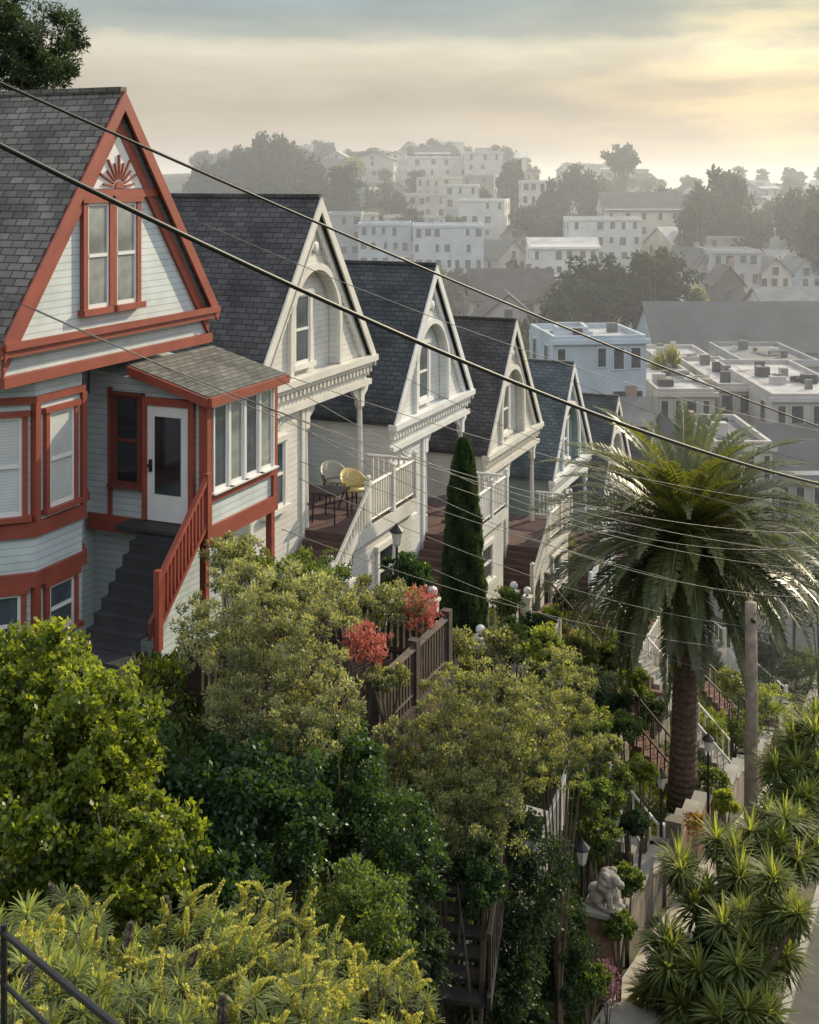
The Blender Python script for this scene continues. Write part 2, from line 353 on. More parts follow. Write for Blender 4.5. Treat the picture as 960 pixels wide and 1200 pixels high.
# ---- House 1 (red trim)
h1=housebase(18.05,1.6,'pale grey-blue clapboard Victorian house with brick red trim and sunroom')
b=MB()
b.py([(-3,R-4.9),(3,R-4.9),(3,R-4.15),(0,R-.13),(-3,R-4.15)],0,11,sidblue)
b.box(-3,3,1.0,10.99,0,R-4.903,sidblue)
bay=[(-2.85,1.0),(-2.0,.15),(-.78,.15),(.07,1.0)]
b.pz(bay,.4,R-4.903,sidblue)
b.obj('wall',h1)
roof(h1,sh1,red)
tr=MB(); z=lambda w_: w_+9.2
tr.box(-3.2,3.2,-.2,-.003,z(-2.86),z(-2.66),red); tr.box(-3.15,3.15,-.26,-.2,z(-2.74),z(-2.62),red)
tr.box(-3.05,3.05,-.13,-.003,z(-3.36),z(-3.18),red)
def bayring(z0,z1,o):
    tr.pz([(-2.85-o,1.0),(-2.0-o*.5,.15-o),(-.78+o*.5,.15-o),(.07+o,1.0)],z0,z1,red)
bayring(z(-3.78),z(-3.66),.06); bayring(z(-6.02),z(-5.78),.07); bayring(z(-6.86),z(-6.62),.08)
for x in (-2.0,-.78): tr.box(x-.06,x+.06,.08,.2,z(-5.78),z(-3.78),red)
tr.box(-2.06,-1.94,.08,.2,.4,z(-6.86),red)
tr.box(-1.22,1.22,-.1,-.003,R-1.93,R-1.78,red)
tr.obj('trim',h1)
sb=MB(); 
sb.py([(-1.0,R-1.77),(1.0,R-1.77),(0,R-.75)],-.05,-.004,wht)
for i in range(11):
    a=math.pi*(i+.5)/11; ca,sa=math.cos(a),math.sin(a); l=.6 if i%2 else .46
    p=[(ca*.16-sa*.012,R-1.75+sa*.16+ca*.012),(ca*.16+sa*.012,R-1.75+sa*.16-ca*.012),(ca*l+sa*.016,R-1.75+sa*l-ca*.016),(ca*l-sa*.016,R-1.75+sa*l+ca*.016)]
    sb.py(p,-.09,-.051,red)
sb.py([(math.cos(math.pi*i/8)*.12,R-1.76+math.sin(math.pi*i/8)*.12) for i in range(9)],-.09,-.051,red)
sb.obj('sunburst_ornament',h1)
win(h1,-.60,-.02,z(-2.3),z(-.42),.62,cw=.12,pane=glcur); win(h1,.22,-.02,z(-2.3),z(-.42),.62,cw=.12,pane=glcur)
win(h1,-1.39,.14,z(-5.62),z(-3.98),.66,pane=glb,cw=.09); 
win(h1,-2.42,.56,z(-5.65),z(-3.98),.74,rot=-math.pi/4,pane=glb,cw=.09)
win(h1,-.35,.56,z(-5.65),z(-3.98),.5,rot=math.pi/4,pane=glb)
win(h1,-1.39,.14,z(-7.8),z(-6.95),.66,cw=.09)
win(h1,-2.42,.56,z(-8.0),z(-6.95),.7,rot=-math.pi/4,cw=.09)
s=MB(); x0,x1=.38,2.82; yf=-1.7
s.box(x0,x1,yf,.998,z(-6.45),z(-4.06),sidblue); s.pxx([(yf,z(-4.06)),(yf,z(-3.95)),(.9,z(-3.58)),(.9,z(-4.06))],x0+.002,x1-.002,sidblue); s.box(x0+.3,x1-.02,-.5,.997,0,z(-6.453),sidblue)
s.obj('sunroom',h1)
s=MB()
s.box(x0-.06,x1+.06,yf-.07,yf-.002,z(-6.6),z(-6.3),red).box(x0-.065,x0-.002,yf,.9,z(-6.6),z(-6.3),red)
s.box(x0-.06,x0+.1,yf-.06,yf-.002,z(-6.3),z(-3.9),red).box(x0-.06,x0-.003,yf,yf+.12,z(-6.3),z(-3.9),red).box(x1-.1,x1+.06,yf-.06,yf-.002,z(-6.3),z(-3.9),red)
s.box(x0+.1,x1-.1,yf-.06,yf-.002,z(-5.88),z(-5.76),red).box(x0-.05,x0-.003,.36,.44,z(-6.3),z(-3.9),red)
s.box(x0-.22,x1+.2,yf-.26,yf-.18,z(-4.08),z(-3.92),red)
s.pxx([(-.14,z(-3.6)),(yf-.18,z(-4.08)),(yf-.18,z(-3.92)),(-.14,z(-3.44))],x0-.26,x0-.2,red)
s.box(x1-.08,x1+.05,yf,yf+.13,0,z(-6.6),red); s.box(x0-.02,x0+.1,yf,yf+.13,z(-8.2),z(-6.6),red)
s.obj('sunroom_trim',h1)
s=MB(); s.pxx([(-.14,z(-3.56)),(yf-.18,z(-4.03)),(yf-.18,z(-3.90)),(-.14,z(-3.42))],x0-.2,x1+.2,shporch); s.obj('porch_roof',h1)
for i in range(4): win(h1,x0+.4+i*.555,yf-.01,z(-5.7),z(-4.12),.48,casing=wht,cw=.035,pane=glcur if i%2 else gl,hung=False)
win(h1,x0-.02,.0,z(-5.7),z(-4.02),.56,rot=-math.pi/2,casing=redd,sash=redd,cw=.05,pane=gldark)
d=MB(); d.box(-.45,.45,-.06,.0,0,2.12,wht); do=d.obj('door',h1,(x0-.01,-.92,z(-6.28)),-math.pi/2)
MB().box(-.28,.28,-.075,-.061,.5,1.92,gldark).obj('pane',do); MB().box(-.39,-.34,-.11,-.061,.9,1.12,iron).sphere((-.365,-.13,1.02),.035,iron,8,6).obj('handle',do)
d=MB(); d.box(-.56,-.45,-.09,0,0,2.26,red).box(.45,.56,-.09,0,0,2.26,red).box(-.45,.45,-.09,0,2.12,2.26,red); d.obj('door_frame',h1,(x0-.011,-.92,z(-6.28)),-math.pi/2)
st=MB(); grst=plain('painted_step_grey',(.032,.032,.034),.7,.2,3,.2)
st.box(-.15,x0-.07,yf,-.1,z(-6.4),z(-6.3),grst)
for i in range(8):
    zz=z(-6.3)-.19*(i+1); xa=-.15-.2*i
    st.box(xa-.2,xa+.03,yf+.05,-.55,zz-.05,zz,grst); st.box(xa,xa+.02,yf+.05,-.55,zz,zz+.135,grst)
st.box(-2.2,-1.76,yf,-.4,z(-8.2),z(-7.85),grst)
st.py([(-.15,z(-6.6)),(-1.35,z(-7.75)),(-1.35,z(-7.45)),(-.15,z(-6.3))],yf-.02,yf+.04,redd)
st.obj('staircase',h1)
ra=MB()
ra.box(.25,.37,yf-.12,yf-.004,z(-6.6),z(-5.3),red).box(-1.25,-1.13,yf-.12,yf-.004,z(-7.95),z(-6.6),red)
ra.py([(.25,z(-5.48)),(-1.14,z(-6.78)),(-1.14,z(-6.68)),(.25,z(-5.38))],yf-.11,yf-.02,red)
ra.py([(.25,z(-6.3)),(-1.14,z(-7.6)),(-1.14,z(-7.5)),(.25,z(-6.2))],yf-.1,yf-.03,red)
for i in range(12):
    x=.14-.108*i; dz=(x-.25)*.935
    ra.box(x-.02,x+.02,yf-.085,yf-.045,z(-6.25)+dz,z(-5.43)+dz,red)
ra.obj('handrail',h1)

# ---- gable-and-porch houses
def vhouse(t,apex,label,side,trim,rf,trimroof,detail=2,wx=-.2):
    h=housebase(t,apex,label)
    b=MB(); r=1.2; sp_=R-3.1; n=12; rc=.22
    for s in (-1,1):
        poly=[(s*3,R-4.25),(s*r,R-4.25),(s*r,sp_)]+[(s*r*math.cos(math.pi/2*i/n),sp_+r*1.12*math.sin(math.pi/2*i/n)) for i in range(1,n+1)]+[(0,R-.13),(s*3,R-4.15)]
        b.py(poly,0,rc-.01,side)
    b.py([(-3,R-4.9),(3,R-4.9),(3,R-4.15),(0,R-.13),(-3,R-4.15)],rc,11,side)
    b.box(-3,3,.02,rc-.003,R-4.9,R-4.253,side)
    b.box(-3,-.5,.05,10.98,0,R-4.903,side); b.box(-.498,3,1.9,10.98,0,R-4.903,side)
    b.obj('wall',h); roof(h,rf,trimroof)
    tr=MB()
    for i in range(2*n):
        a0=math.pi*i/(2*n);a1=math.pi*(i+1)/(2*n)
        tr.py([(math.cos(a)*q,sp_+math.sin(a)*q*1.12) for a,q in ((a0,r),(a1,r),(a1,r+.15),(a0,r+.15))],-.1,-.003,trim)
    for s in (-1,1): tr.box(min(s*r,s*(r+.15)),max(s*r,s*(r+.15)),-.1,-.003,R-4.2,sp_,trim)
    tr.box(-3.18,3.18,-.26,-.004,R-4.38,R-4.22,trim).box(-3.1,3.1,-.16,.018,R-4.5,R-4.381,trim).box(-3.06,3.06,-.12,.018,R-5.0,R-4.86,trim)
    nd=30
    for i in range(nd):
        x=-3.0+6.0*i/(nd-1); tr.box(x-.045,x+.045,-.13,.018,R-4.66,R-4.50,trim)
    tr.obj('trim',h)
    for x in (-3.03,-.63): MB().box(x,x+.13,-.01,.045,0,R-5.0,trim).obj('corner_board',h)
    for s in (-1,1):
        f=MB(); n_=60; top=[];bot=[]
        for i in range(n_+1):
            x=.22+i*2.68/n_; d_=(.05 if i%3 else .0); top.append((s*x,R-K*x-.74)); bot.append((s*x,R-K*x-.79-d_))
        f.py(top+bot[::-1],-.11,-.004,trim); f.obj('scalloped_moulding',h)
    if detail>1:
        MB().sphere((0,-.03,R-1.2),(.15,.06,.15),trim,12,6).obj('rosette_ornament',h)
        m=MB()
        for i in range(7):
            a=math.pi*(i+.5)/7; m.py([(-1.9+math.cos(a)*.06,R-5.35+math.sin(a)*.06),(-1.9+math.cos(a-.12)*.42,R-5.35+math.sin(a-.12)*.42),(-1.9+math.cos(a+.12)*.42,R-5.35+math.sin(a+.12)*.42)],.0,.047,trim)
        m.obj('fan_ornament',h)
    win(h,wx,rc-.01,R-4.0,R-2.35,.72,casing=trim,sash=wht,pane=gl)
    win(h,-1.9,.04,R-7.1,R-5.6,.8,casing=trim,sash=wht,pane=gl)
    win(h,2.2,1.89,R-7.2,R-5.6,.7,casing=trim,sash=wht,pane=gldark)
    d=MB(); d.box(-.48,.48,-.06,0,0,2.15,redd); do=d.obj('door',h,(.6,1.885,R-7.94)); MB().box(-.3,.3,-.075,-.061,.7,1.95,gldark).obj('pane',do); MB().sphere((.38,-.1,1.0),.04,iron,8,6).obj('handle',do)
    fl=R-7.95
    dk=MB(); dk.box(-.5,3.3,-1.3,1.88,fl-.15,fl,maroon).box(-.5,3.32,-1.34,-1.3,fl-.35,fl+.002,trim); dk.box(-.4,3.2,-1.2,1.8,0,fl-.152,side)
    dk.obj('porch_deck',h)
    win(h,1.5,-1.21,fl-1.9,fl-.8,.9,casing=trim,sash=wht,pane=gldark)
    for cx,cy in ((2.75,.1),(-.32,.1)) :
        c=MB(); c.tube([(0,0,0),(0,0,.5)],[.11,.11],trim,8); c.tube([(0,0,.5),(0,0,.6),(0,0,1.4),(0,0,2.3),(0,0,2.4)],[.06,.1,.085,.07,.12],trim,10); c.box(-.1,.1,-.1,.1,2.4,3.05-.11,trim)
        for s in (-1,1): c.py([(s*.1,2.92),(s*.5,2.92),(s*.42,2.75),(s*.2,2.62),(s*.1,2.35)],-.04,.04,trim)
        c.obj('column',h,(cx,cy,fl),smooth=False)
    rl=MB()
    def bal(x0,x1,y0,y1):
        L=math.hypot(x1-x0,y1-y0); n=int(L/.14)
        rl.tube([(x0,y0,fl+.98),(x1,y1,fl+.98)],.045,trim,6); rl.tube([(x0,y0,fl+.12),(x1,y1,fl+.12)],.035,trim,6)
        for i in range(1,n):
            q=i/n; x=x0+(x1-x0)*q;y=y0+(y1-y0)*q; rl.box(x-.025,x+.025,y-.025,y+.025,fl+.12,fl+.96,trim)
    bal(.35,3.25,-1.28,-1.28); bal(3.25,3.25,-1.28,.1)
    for x,y in ((.35,-1.28),(1.8,-1.28),(3.25,-1.28)): rl.box(x-.07,x+.07,y-.07,y+.07,fl,fl+1.1,trim); rl.sphere((x,y,fl+1.16),.08,trim,8,6)
    rl.obj('balustrade',h)
    st=MB()
    for i in range(6):
        zz=fl-.175*(i+1); st.box(-.5-.24*(i+1),-.5-.24*i,-1.28,-.05,max(0,zz-.5),zz,maroon)
    st.box(-2.94,-1.942,-1.28,-.05,fl-1.5,fl-1.2,maroon)
    st.obj('staircase',h)
    hr=MB(); hr.py([(.3,fl+.98),(-1.7,fl-.45),(-1.7,fl-.53),(.3,fl+.9)],-1.36,-1.3,trim); hr.py([(-.4,fl+.1),(-1.7,fl-.85),(-1.7,fl-1.1),(-.4,fl-.15)],-1.37,-1.29,trim)
    for i in range(13):
        x=.2-.15*i; dz=(x-.3)*.715; hr.box(x-.018,x+.018,-1.35,-1.31,fl+.9+dz-.8,fl+.9+dz,trim)
    hr.box(-1.84,-1.7,-1.4,-1.26,fl-1.5,fl-.25,trim); hr.sphere((-1.77,-1.33,fl-.18),.09,wht,10,8)
    hr.obj('handrail',h)
    return h
H2=vhouse(25.85,-.45,'cream Victorian house with arched gable window and white porch balustrade',sidcream,cream,sh2,cream,wx=-.3)
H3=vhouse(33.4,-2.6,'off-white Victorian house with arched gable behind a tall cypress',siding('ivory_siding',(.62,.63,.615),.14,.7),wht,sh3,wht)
H4=vhouse(41.1,-5.1,'pale tan Victorian house with charcoal steep roof',sidtan,cream,sh4,cream)
H5=vhouse(48.9,-7.75,'teal Victorian house with slate roof and pale trim',sidteal,wht,shingle('blue_shingle',(.06,.078,.085),(.10,.125,.135)),wht,1)
H6=vhouse(56.9,-10.5,'grey Victorian house with dark slate roof',sidgrey,cream,sh3,cream,1)
H7=vhouse(65,-13.6,'pale Victorian house lower down the steep street',sidblue,wht,sh2,wht,1)

# porch furniture
def onhouse(h,x,y,zr):
    a=RA; L=h.location; c,s_=math.cos(a),math.sin(a); return (L.x+c*x-s_*y,L.y+s_*x+c*y,L.z+zr)
def chair(h,x,y,mat,label,rot):
    o=empty('chair',onhouse(h,x,y,R-7.95),RA+rot,label=label,category='chair')
    m=MB()
    n=14
    for i in range(n):
        a0=-.2+math.pi*1.13*i/n; a1=-.2+math.pi*1.13*(i+1)/n
        def hh(a): return .62+.22*max(0,math.sin(a))
        vs=[]
        for a in (a0,a1):
            for r_,z_ in ((.2,.42),(.29,.48),(.33,hh(a)),(.30,hh(a)),(.26,.49),(.18,.45)): vs.append((math.cos(a)*r_,math.sin(a)*r_,z_))
        m.add(vs,[(j,(j+1)%6,6+(j+1)%6,6+j) for j in range(6)],mat)
    m.tube([(0,0,.41),(0,0,.46)],[.24,.26],mat,16)
    m.obj('seat',o,smooth=True)
    for sx,sy in ((-1,-1),(1,-1),(-1,1),(1,1)): MB().tube([(sx*.15,sy*.15,.42),(sx*.25,sy*.25,0)],[.02,.014],iron,6).obj('leg',o)
    o.scale=(1.15,1.15,1.15)
chair(H2,1.6,-.3,plain('mustard_plastic',(.46,.35,.13),.5,.05),'mustard yellow bucket chair standing on the porch',-.5)
chair(H2,2.15,.55,plain('ivory_plastic',(.36,.35,.29),.5,.05),'muted ivory bucket chair standing on the porch',-.6)
o=empty('table',onhouse(H2,.45,-.2,R-7.95),RA,label='small dark metal table on the porch',category='table')
MB().box(-.4,.4,-.35,.35,.7,.75,iron).obj('table_top',o)
for sx in (-1,1):
    for sy in (-1,1): MB().tube([(sx*.33,sy*.28,.7),(sx*.36,sy*.31,0)],.02,iron,6).obj('leg',o)
o=empty('table',onhouse(H3,.9,-.2,R-7.95),RA,label='round dark cafe table on the porch',category='table')
MB().tube([(0,0,.7),(0,0,.74)],.35,iron,16).obj('table_top',o); MB().tube([(0,0,0),(0,0,.04),(0,0,.06),(0,0,.7)],[.2,.18,.03,.03],iron,10).obj('leg',o)

# ---- garden structures
brick=plain('weathered_brick',(.20,.11,.08),.9,.35,6,.7)
stone=plain('retaining_stone',(.20,.175,.14),.9,.4,2.5,.7)
for k,t in enumerate([30.5,38.2,45.9,53.6,61.5]):
    # two short flights with a landing between, upper flight offset sideways
    g0=float(Gh(t)); s0=float(Sd(t)); X,Y=xy(0,t); dz=g0-s0; n=11
    o=empty('garden_stairs',(X,Y,s0),RA,label='two short flights of garden steps with low railings',category='stairs',group='garden stairs up from the pavement')
    m=MB(); mt=brick if k%2 else conc
    for i in range(n):
        m.box(-.6,.6,-7.2+i*.24,-7.2+i*.24+.26,dz*.5*(i+1)/n-.5,dz*.5*(i+1)/n,mt)
        m.box(.9,2.0,-4.0+i*.24,-4.0+i*.24+.26,dz*.5+dz*.5*(i+1)/n-.5,dz*.5+dz*.5*(i+1)/n,mt)
    m.box(-.6,2.0,-4.56,-4.02,dz*.5-.4,dz*.5+.001,mt)
    m.obj('step',o)
    rmat=[cream,dwood,wht,iron,cream][k]
    for sx,ya,za in ((-.66,-7.2,0),(.66,-7.2,0),(2.06,-4.0,dz*.5)):
        m=MB(); L=2.64; q=dz*.5/L
        m.pxx([(ya,za+.8),(ya+L,za+dz*.5+.8),(ya+L,za+dz*.5+.87),(ya,za+.87)],sx-.03,sx+.03,rmat)
        for i in range(12):
            y=ya+.1+i*.22; zz=za+q*(y-ya); m.box(sx-.02,sx+.02,y-.02,y+.02,zz,zz+.82,rmat)
        for y in (ya,ya+L): zz=za+q*(y-ya); m.box(sx-.07,sx+.07,y-.07,y+.07,zz-.2,zz+1.0,rmat)
        m.obj('railing',o)
for k,t in enumerate([22,29.6,37.3,45,52.7]):
    X,Y=xy(7.45,t+1.9); zt=float(Sd(t+1.9)); 
    m=MB()
    for i in range(4):
        dz=-.42*i; m.box(i*1.4,i*1.4+1.39,-.15,.15,-3.2,.8+dz,[stone,brick][k%2]); m.box(i*1.4-.03,i*1.4+1.36,-.2,.2,.802+dz,.88+dz,conc)
    for i in range(2): m.box(i*5.6-.2,i*5.6+.2,-.22,.22,-3,1.3-.42*(4 if i else 0),stone)
    m.obj('retaining_wall',None,(X,Y,zt),RA,label='low stepped garden wall with concrete coping beside pavement',category='wall',group='garden retaining walls')
    X,Y=xy(0,t+1.4); g1=float(Gh(t+1.4)); s1=float(Sd(t+1.4))
    m=MB(); n=9
    for i in range(n):
        ya=-6.8+i*.62; zz=s1+(g1-s1)*((ya+.62+6.6)/5.6); m.box(-.11,.11,ya,ya+.615,zz-1.2,zz+.2,[stone,brick][k%2])
    m.obj('terrace_wall',None,(X,Y,0),RA,label='low stepped wall between two hillside gardens',category='wall',group='stepped garden walls')
for k,(u0,t0,t1,rm_) in enumerate([(3.4,24.6,28.6,dwood),(3.0,32.2,36.2,cream),(3.2,39.5,43.8,dwood),(3.0,47,51.5,cream),(5.2,33.0,35.6,wht),(5.0,40.6,43.0,dwood)]):
    X,Y=xy(u0,t0); zz=float(terr(*xy(u0,(t0+t1)/2)))+.35 if u0>4 else float(Gh((t0+t1)/2))-1.4; L=t1-t0
    o=empty('garden_fence',(X,Y,zz),RA,label='garden terrace fence with slatted railing on a stone wall',category='fence',group='terrace fences below the houses')
    MB().box(0,L,-.12,.12,-2.2,.2,stone).obj('wall',o)
    m=MB(); m.box(0,L,-.03,.03,.95,1.02,rm_); m.box(0,L,-.03,.03,.3,.36,rm_)
    for i in range(int(L/.14)): m.box(i*.14,i*.14+.04,-.02,.02,.36,.95,rm_)
    for x in (0,L/2,L-.12): m.box(x,x+.12,-.06,.06,.2,1.08,rm_)
    m.obj('railing',o)
def globe_post(u,t,z0,h=1.5,label='cream post topped with a white globe lamp'):
    X,Y=xy(u,t); o=empty('lamp_post',(X,Y,z0),RA,label=label,category='lamp post',group='globe lamp posts')
    MB().box(-.12,.12,-.12,.12,0,h,cream).box(-.16,.16,-.16,.16,h,h+.07,cream).obj('post',o)
    MB().tube([(0,0,h+.07),(0,0,h+.13)],[.05,.04],iron,8).sphere((0,0,h+.24),.125,wht,12,8).obj('globe',o,smooth=True)
for p in [(507,690,29),(602,684,37),(563,735,30),(618,690,39),(405,665,24.5)]:
    X,Y,Z=px(*p); u,t=ut(X,Y); globe_post(u,t,Z-1.8)
lampg=plain('lamp_glass',(.5,.5,.46),.2,.05)
def lantern(x,y,Y,h,label):
    X,Y,Z=px(x,y,Y); o=empty('street_lamp',(X,Y,Z-h),label=label,category='street lamp')
    MB().tube([(0,0,0),(0,0,.1),(0,0,.3),(0,0,h-.35)],[.1,.09,.045,.03],iron,8).obj('pole',o)
    MB().tube([(0,0,h-.35),(0,0,h-.3),(0,0,h-.02)],[.05,.09,.14],lampg,6).obj('lantern_glass',o)
    MB().tube([(0,0,h-.02),(0,0,h),(0,0,h+.12),(0,0,h+.18)],[.17,.17,.05,.01],iron,8).obj('lamp_cap',o)
lantern(465,622,27,2.0,'small black lantern on a garden post')
lantern(830,866,33,3.0,'black street lamp beside the garden steps')
lantern(775,908,31,2.2,'black garden lamp beside the palm')
lantern(682,993,24,2.0,'black garden lamp near the lion statue')

# deck
o=empty('deck',(*xy(3.2,19.8),-12),RA,label='broad dark brown timber deck with slatted railing and planters',category='deck')
m=MB(); m.box(-1.6,1.6,-1.86,1.8,2.45,2.6,dwood)
for i in range(4): m.box(-1.62,1.62,-1.9,-1.862,2.42-i*.2,2.58-i*.2,dwood)
for i in range(4): m.box(-1.66,-1.622,-1.9,1.8,2.42-i*.2,2.58-i*.2,dwood)
m.obj('floor',o)
m=MB()
for a,b_,c,d_ in ((-1.6,-1.8,1.6,-1.8),(1.6,-1.8,1.6,1.8),(-1.6,-1.8,-1.6,1.8)):
    L=math.hypot(c-a,d_-b_); m.tube([(a,b_,3.57),(c,d_,3.57)],.085,dwood,4); m.tube([(a,b_,2.78),(c,d_,2.78)],.06,dwood,4)
    for i in range(int(L/.13)+1):
        q=i/int(L/.13); x=a+(c-a)*q;y=b_+(d_-b_)*q; m.box(x-.04,x+.04,y-.04,y+.04,2.6,3.53,dwood)
m.obj('railing',o)
for x in (-1.6,0,1.6):
    for y in (-1.8,1.8): MB().box(x-.09,x+.09,y-.09,y+.09,-2 if y<0 else 0,3.72,dwood).obj('post',o)
X,Y,Z=px(520,1190,17)
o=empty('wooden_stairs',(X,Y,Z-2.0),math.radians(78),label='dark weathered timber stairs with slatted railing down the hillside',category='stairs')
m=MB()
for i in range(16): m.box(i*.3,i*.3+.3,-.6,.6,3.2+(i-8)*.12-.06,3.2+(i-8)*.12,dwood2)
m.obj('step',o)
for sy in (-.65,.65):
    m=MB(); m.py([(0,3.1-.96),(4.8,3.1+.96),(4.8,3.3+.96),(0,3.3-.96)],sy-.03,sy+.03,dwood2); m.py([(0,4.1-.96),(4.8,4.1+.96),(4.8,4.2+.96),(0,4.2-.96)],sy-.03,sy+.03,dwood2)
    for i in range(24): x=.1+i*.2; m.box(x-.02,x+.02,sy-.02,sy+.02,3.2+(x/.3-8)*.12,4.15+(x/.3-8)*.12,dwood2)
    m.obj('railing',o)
X,Y,Z=px(560,1075,20)
o=empty('garden_stairs',(X,Y,Z-1.2),math.radians(60),label='narrow pale stairs with white slatted railing on the slope',category='stairs')
m=MB()
for i in range(10): m.box(i*.28,i*.28+.27,-.45,.45,.2+i*.16,.28+i*.16,conc)
m.obj('step',o)
m=MB(); m.py([(0,1.1),(2.8,2.7),(2.8,2.77),(0,1.17)],-.53,-.47,cream)
for i in range(20): m.box(i*.14,i*.14+.035,-.52,-.48,.3+i*.08,1.1+i*.08,cream)
m.obj('railing',o)
# iron hand railing near viewer
o=empty('iron_railing',(-1.37,4,-5.0),label='black iron pipe railing beside hillside steps',category='railing')
P0=Vector((-1.75,4.55,-2.70+5)); P1=Vector((-.2,2.35,-1.98+5))
def rp(q,dz): p=P0+(P1-P0)*q; return (p.x+1.37,p.y-4,p.z+dz)
for dz in (0,-.17,-.34): MB().tube([rp(0,dz),rp(1,dz)],.008 if dz else .011,iron,8).obj('rail',o)
for q in (.256,.8): MB().tube([rp(q,.03),rp(q,-1.8)],.011,iron,8).obj('post',o)

# lion statue on brick pillar
X,Y,Z=px(706,1060,23)
m=MB(); zb=tz(X,Y)-Z-.3; m.box(-.25,.25,-.25,.25,zb-.4,-.08,brick).box(-.33,.33,-.33,.33,-.08,0,conc)
m.obj('pillar',None,(X,Y,Z),RA,label='brick gate pillar with concrete cap',category='pillar')
lm=plain('statue_stone',(.33,.295,.245),.9,.45,9,.9); m=MB()
m.box(-.24,.36,-.17,.17,0,.07,lm)
m.sphere((-.06,0,.22),(.22,.15,.16),lm); m.sphere((.08,0,.34),(.15,.15,.22),lm)
for i in range(26):
    a=i*2.4; q=(i/25); m.sphere((.10+.10*math.cos(a)*.6-.04+.06*q,.17*math.sin(a)*(1-.3*q),.42+.26*q),(.07,.065,.075),lm,8,6)
m.sphere((.14,0,.54),(.14,.15,.17),lm); m.sphere((.24,0,.58),(.1,.1,.1),lm); m.sphere((.34,0,.54),(.085,.075,.06),lm); m.sphere((.36,0,.49),(.06,.06,.03),lm)
for s in (-1,1):
    m.tube([(.14,s*.09,.4),(.2,s*.095,.2),(.22,s*.095,.07)],[.075,.06,.055],lm); m.sphere((.27,s*.095,.08),(.09,.05,.04),lm)
    m.sphere((-.04,s*.14,.16),(.14,.06,.12),lm); m.sphere((.08,s*.16,.08),(.09,.045,.035),lm); m.sphere((.15,s*.12,.68),(.025,.03,.03),lm)
m.tube([(-.24,0,.12),(-.3,.06,.15),(-.26,.14,.2)],[.03,.025,.04],lm)
lo=m.obj('lion_statue',None,(X,Y,Z+.002),RA-1.9,smooth=True,label='weathered stone lion crouching on a brick pillar',category='statue')
lo.scale=(1.15,1.15,1.0)
rm=lo.modifiers.new('r','REMESH'); rm.mode='VOXEL'; rm.voxel_size=.016; rm.use_smooth_shade=True

# =============== UTILITY POLE AND CABLES
X,Y,Zt=px(880,706,31); zb=float(Sd(ut(X,Y)[1]))
o=empty('utility_pole',(X,Y,zb),label='weathered wooden utility pole beside the pavement',category='utility pole')
MB().tube([(0,0,-.3),(0,0,2),(0.02,0,5),(0,0,Zt-zb)],[.19,.18,.165,.15],plain('pole_wood',(.27,.22,.17),.9,.3,5,.7),12).obj('pole',o,smooth=True)
MB().tube([(0,-.14,Zt-zb-.4),(0,-.28,Zt-zb-.4)],.05,iron,8).obj('insulator',o)
cab=plain('cable_rubber',(.012,.012,.014),.5,.1,5,0); cab2=plain('cable_grey',(.09,.09,.085),.5,.1,5,0)
def cable(p0,p1,sag,r,m,q0=0,q1=1,lab='black overhead cable strung across the hillside'):
    a=Vector(px(*p0)); b_=Vector(px(*p1)); mb=MB(); pts=[]
    for i in range(41):
        q=q0+(q1-q0)*i/40; p=a+(b_-a)*q; p.z-=4*sag*q*(1-q); pts.append(tuple(p))
    mb.tube(pts,r,m,6).obj('cable',None,smooth=True,label=lab,category='cable',group='overhead cables')
cable((0,97,12),(960,500,26),.12,.018,cab,-.3,1.4); cable((0,170,12),(960,567,26),.38,.032,cab,-.3,1.4)
L2='thin grey overhead wire running downhill'
for a,b_,s_ in [((40,362,18),(960,648,30),.7),((180,425,20),(960,668,32),.7),((335,440,22),(960,592,35),.4),((350,540,25),(960,716,34),.3),((330,620,24),(880,762,31),.4),((560,395,40),(960,545,30),.3),((300,470,22),(960,700,30),.9),((480,655,28),(960,820,34),.3),((210,250,20),(960,505,30),.4),((0,345,16),(960,625,28),.8),((320,440,22),(960,640,30),1.1),((470,440,30),(960,610,30),.5),((350,560,25),(880,735,31),.5),((620,500,42),(960,600,30),.3)]:
    cable(a,b_,s_,.008,cab2,0,1.2 if b_[0]>900 else 1,L2)
cable((880,716,31),(1150,800,26),.1,.008,cab2,0,1,L2)

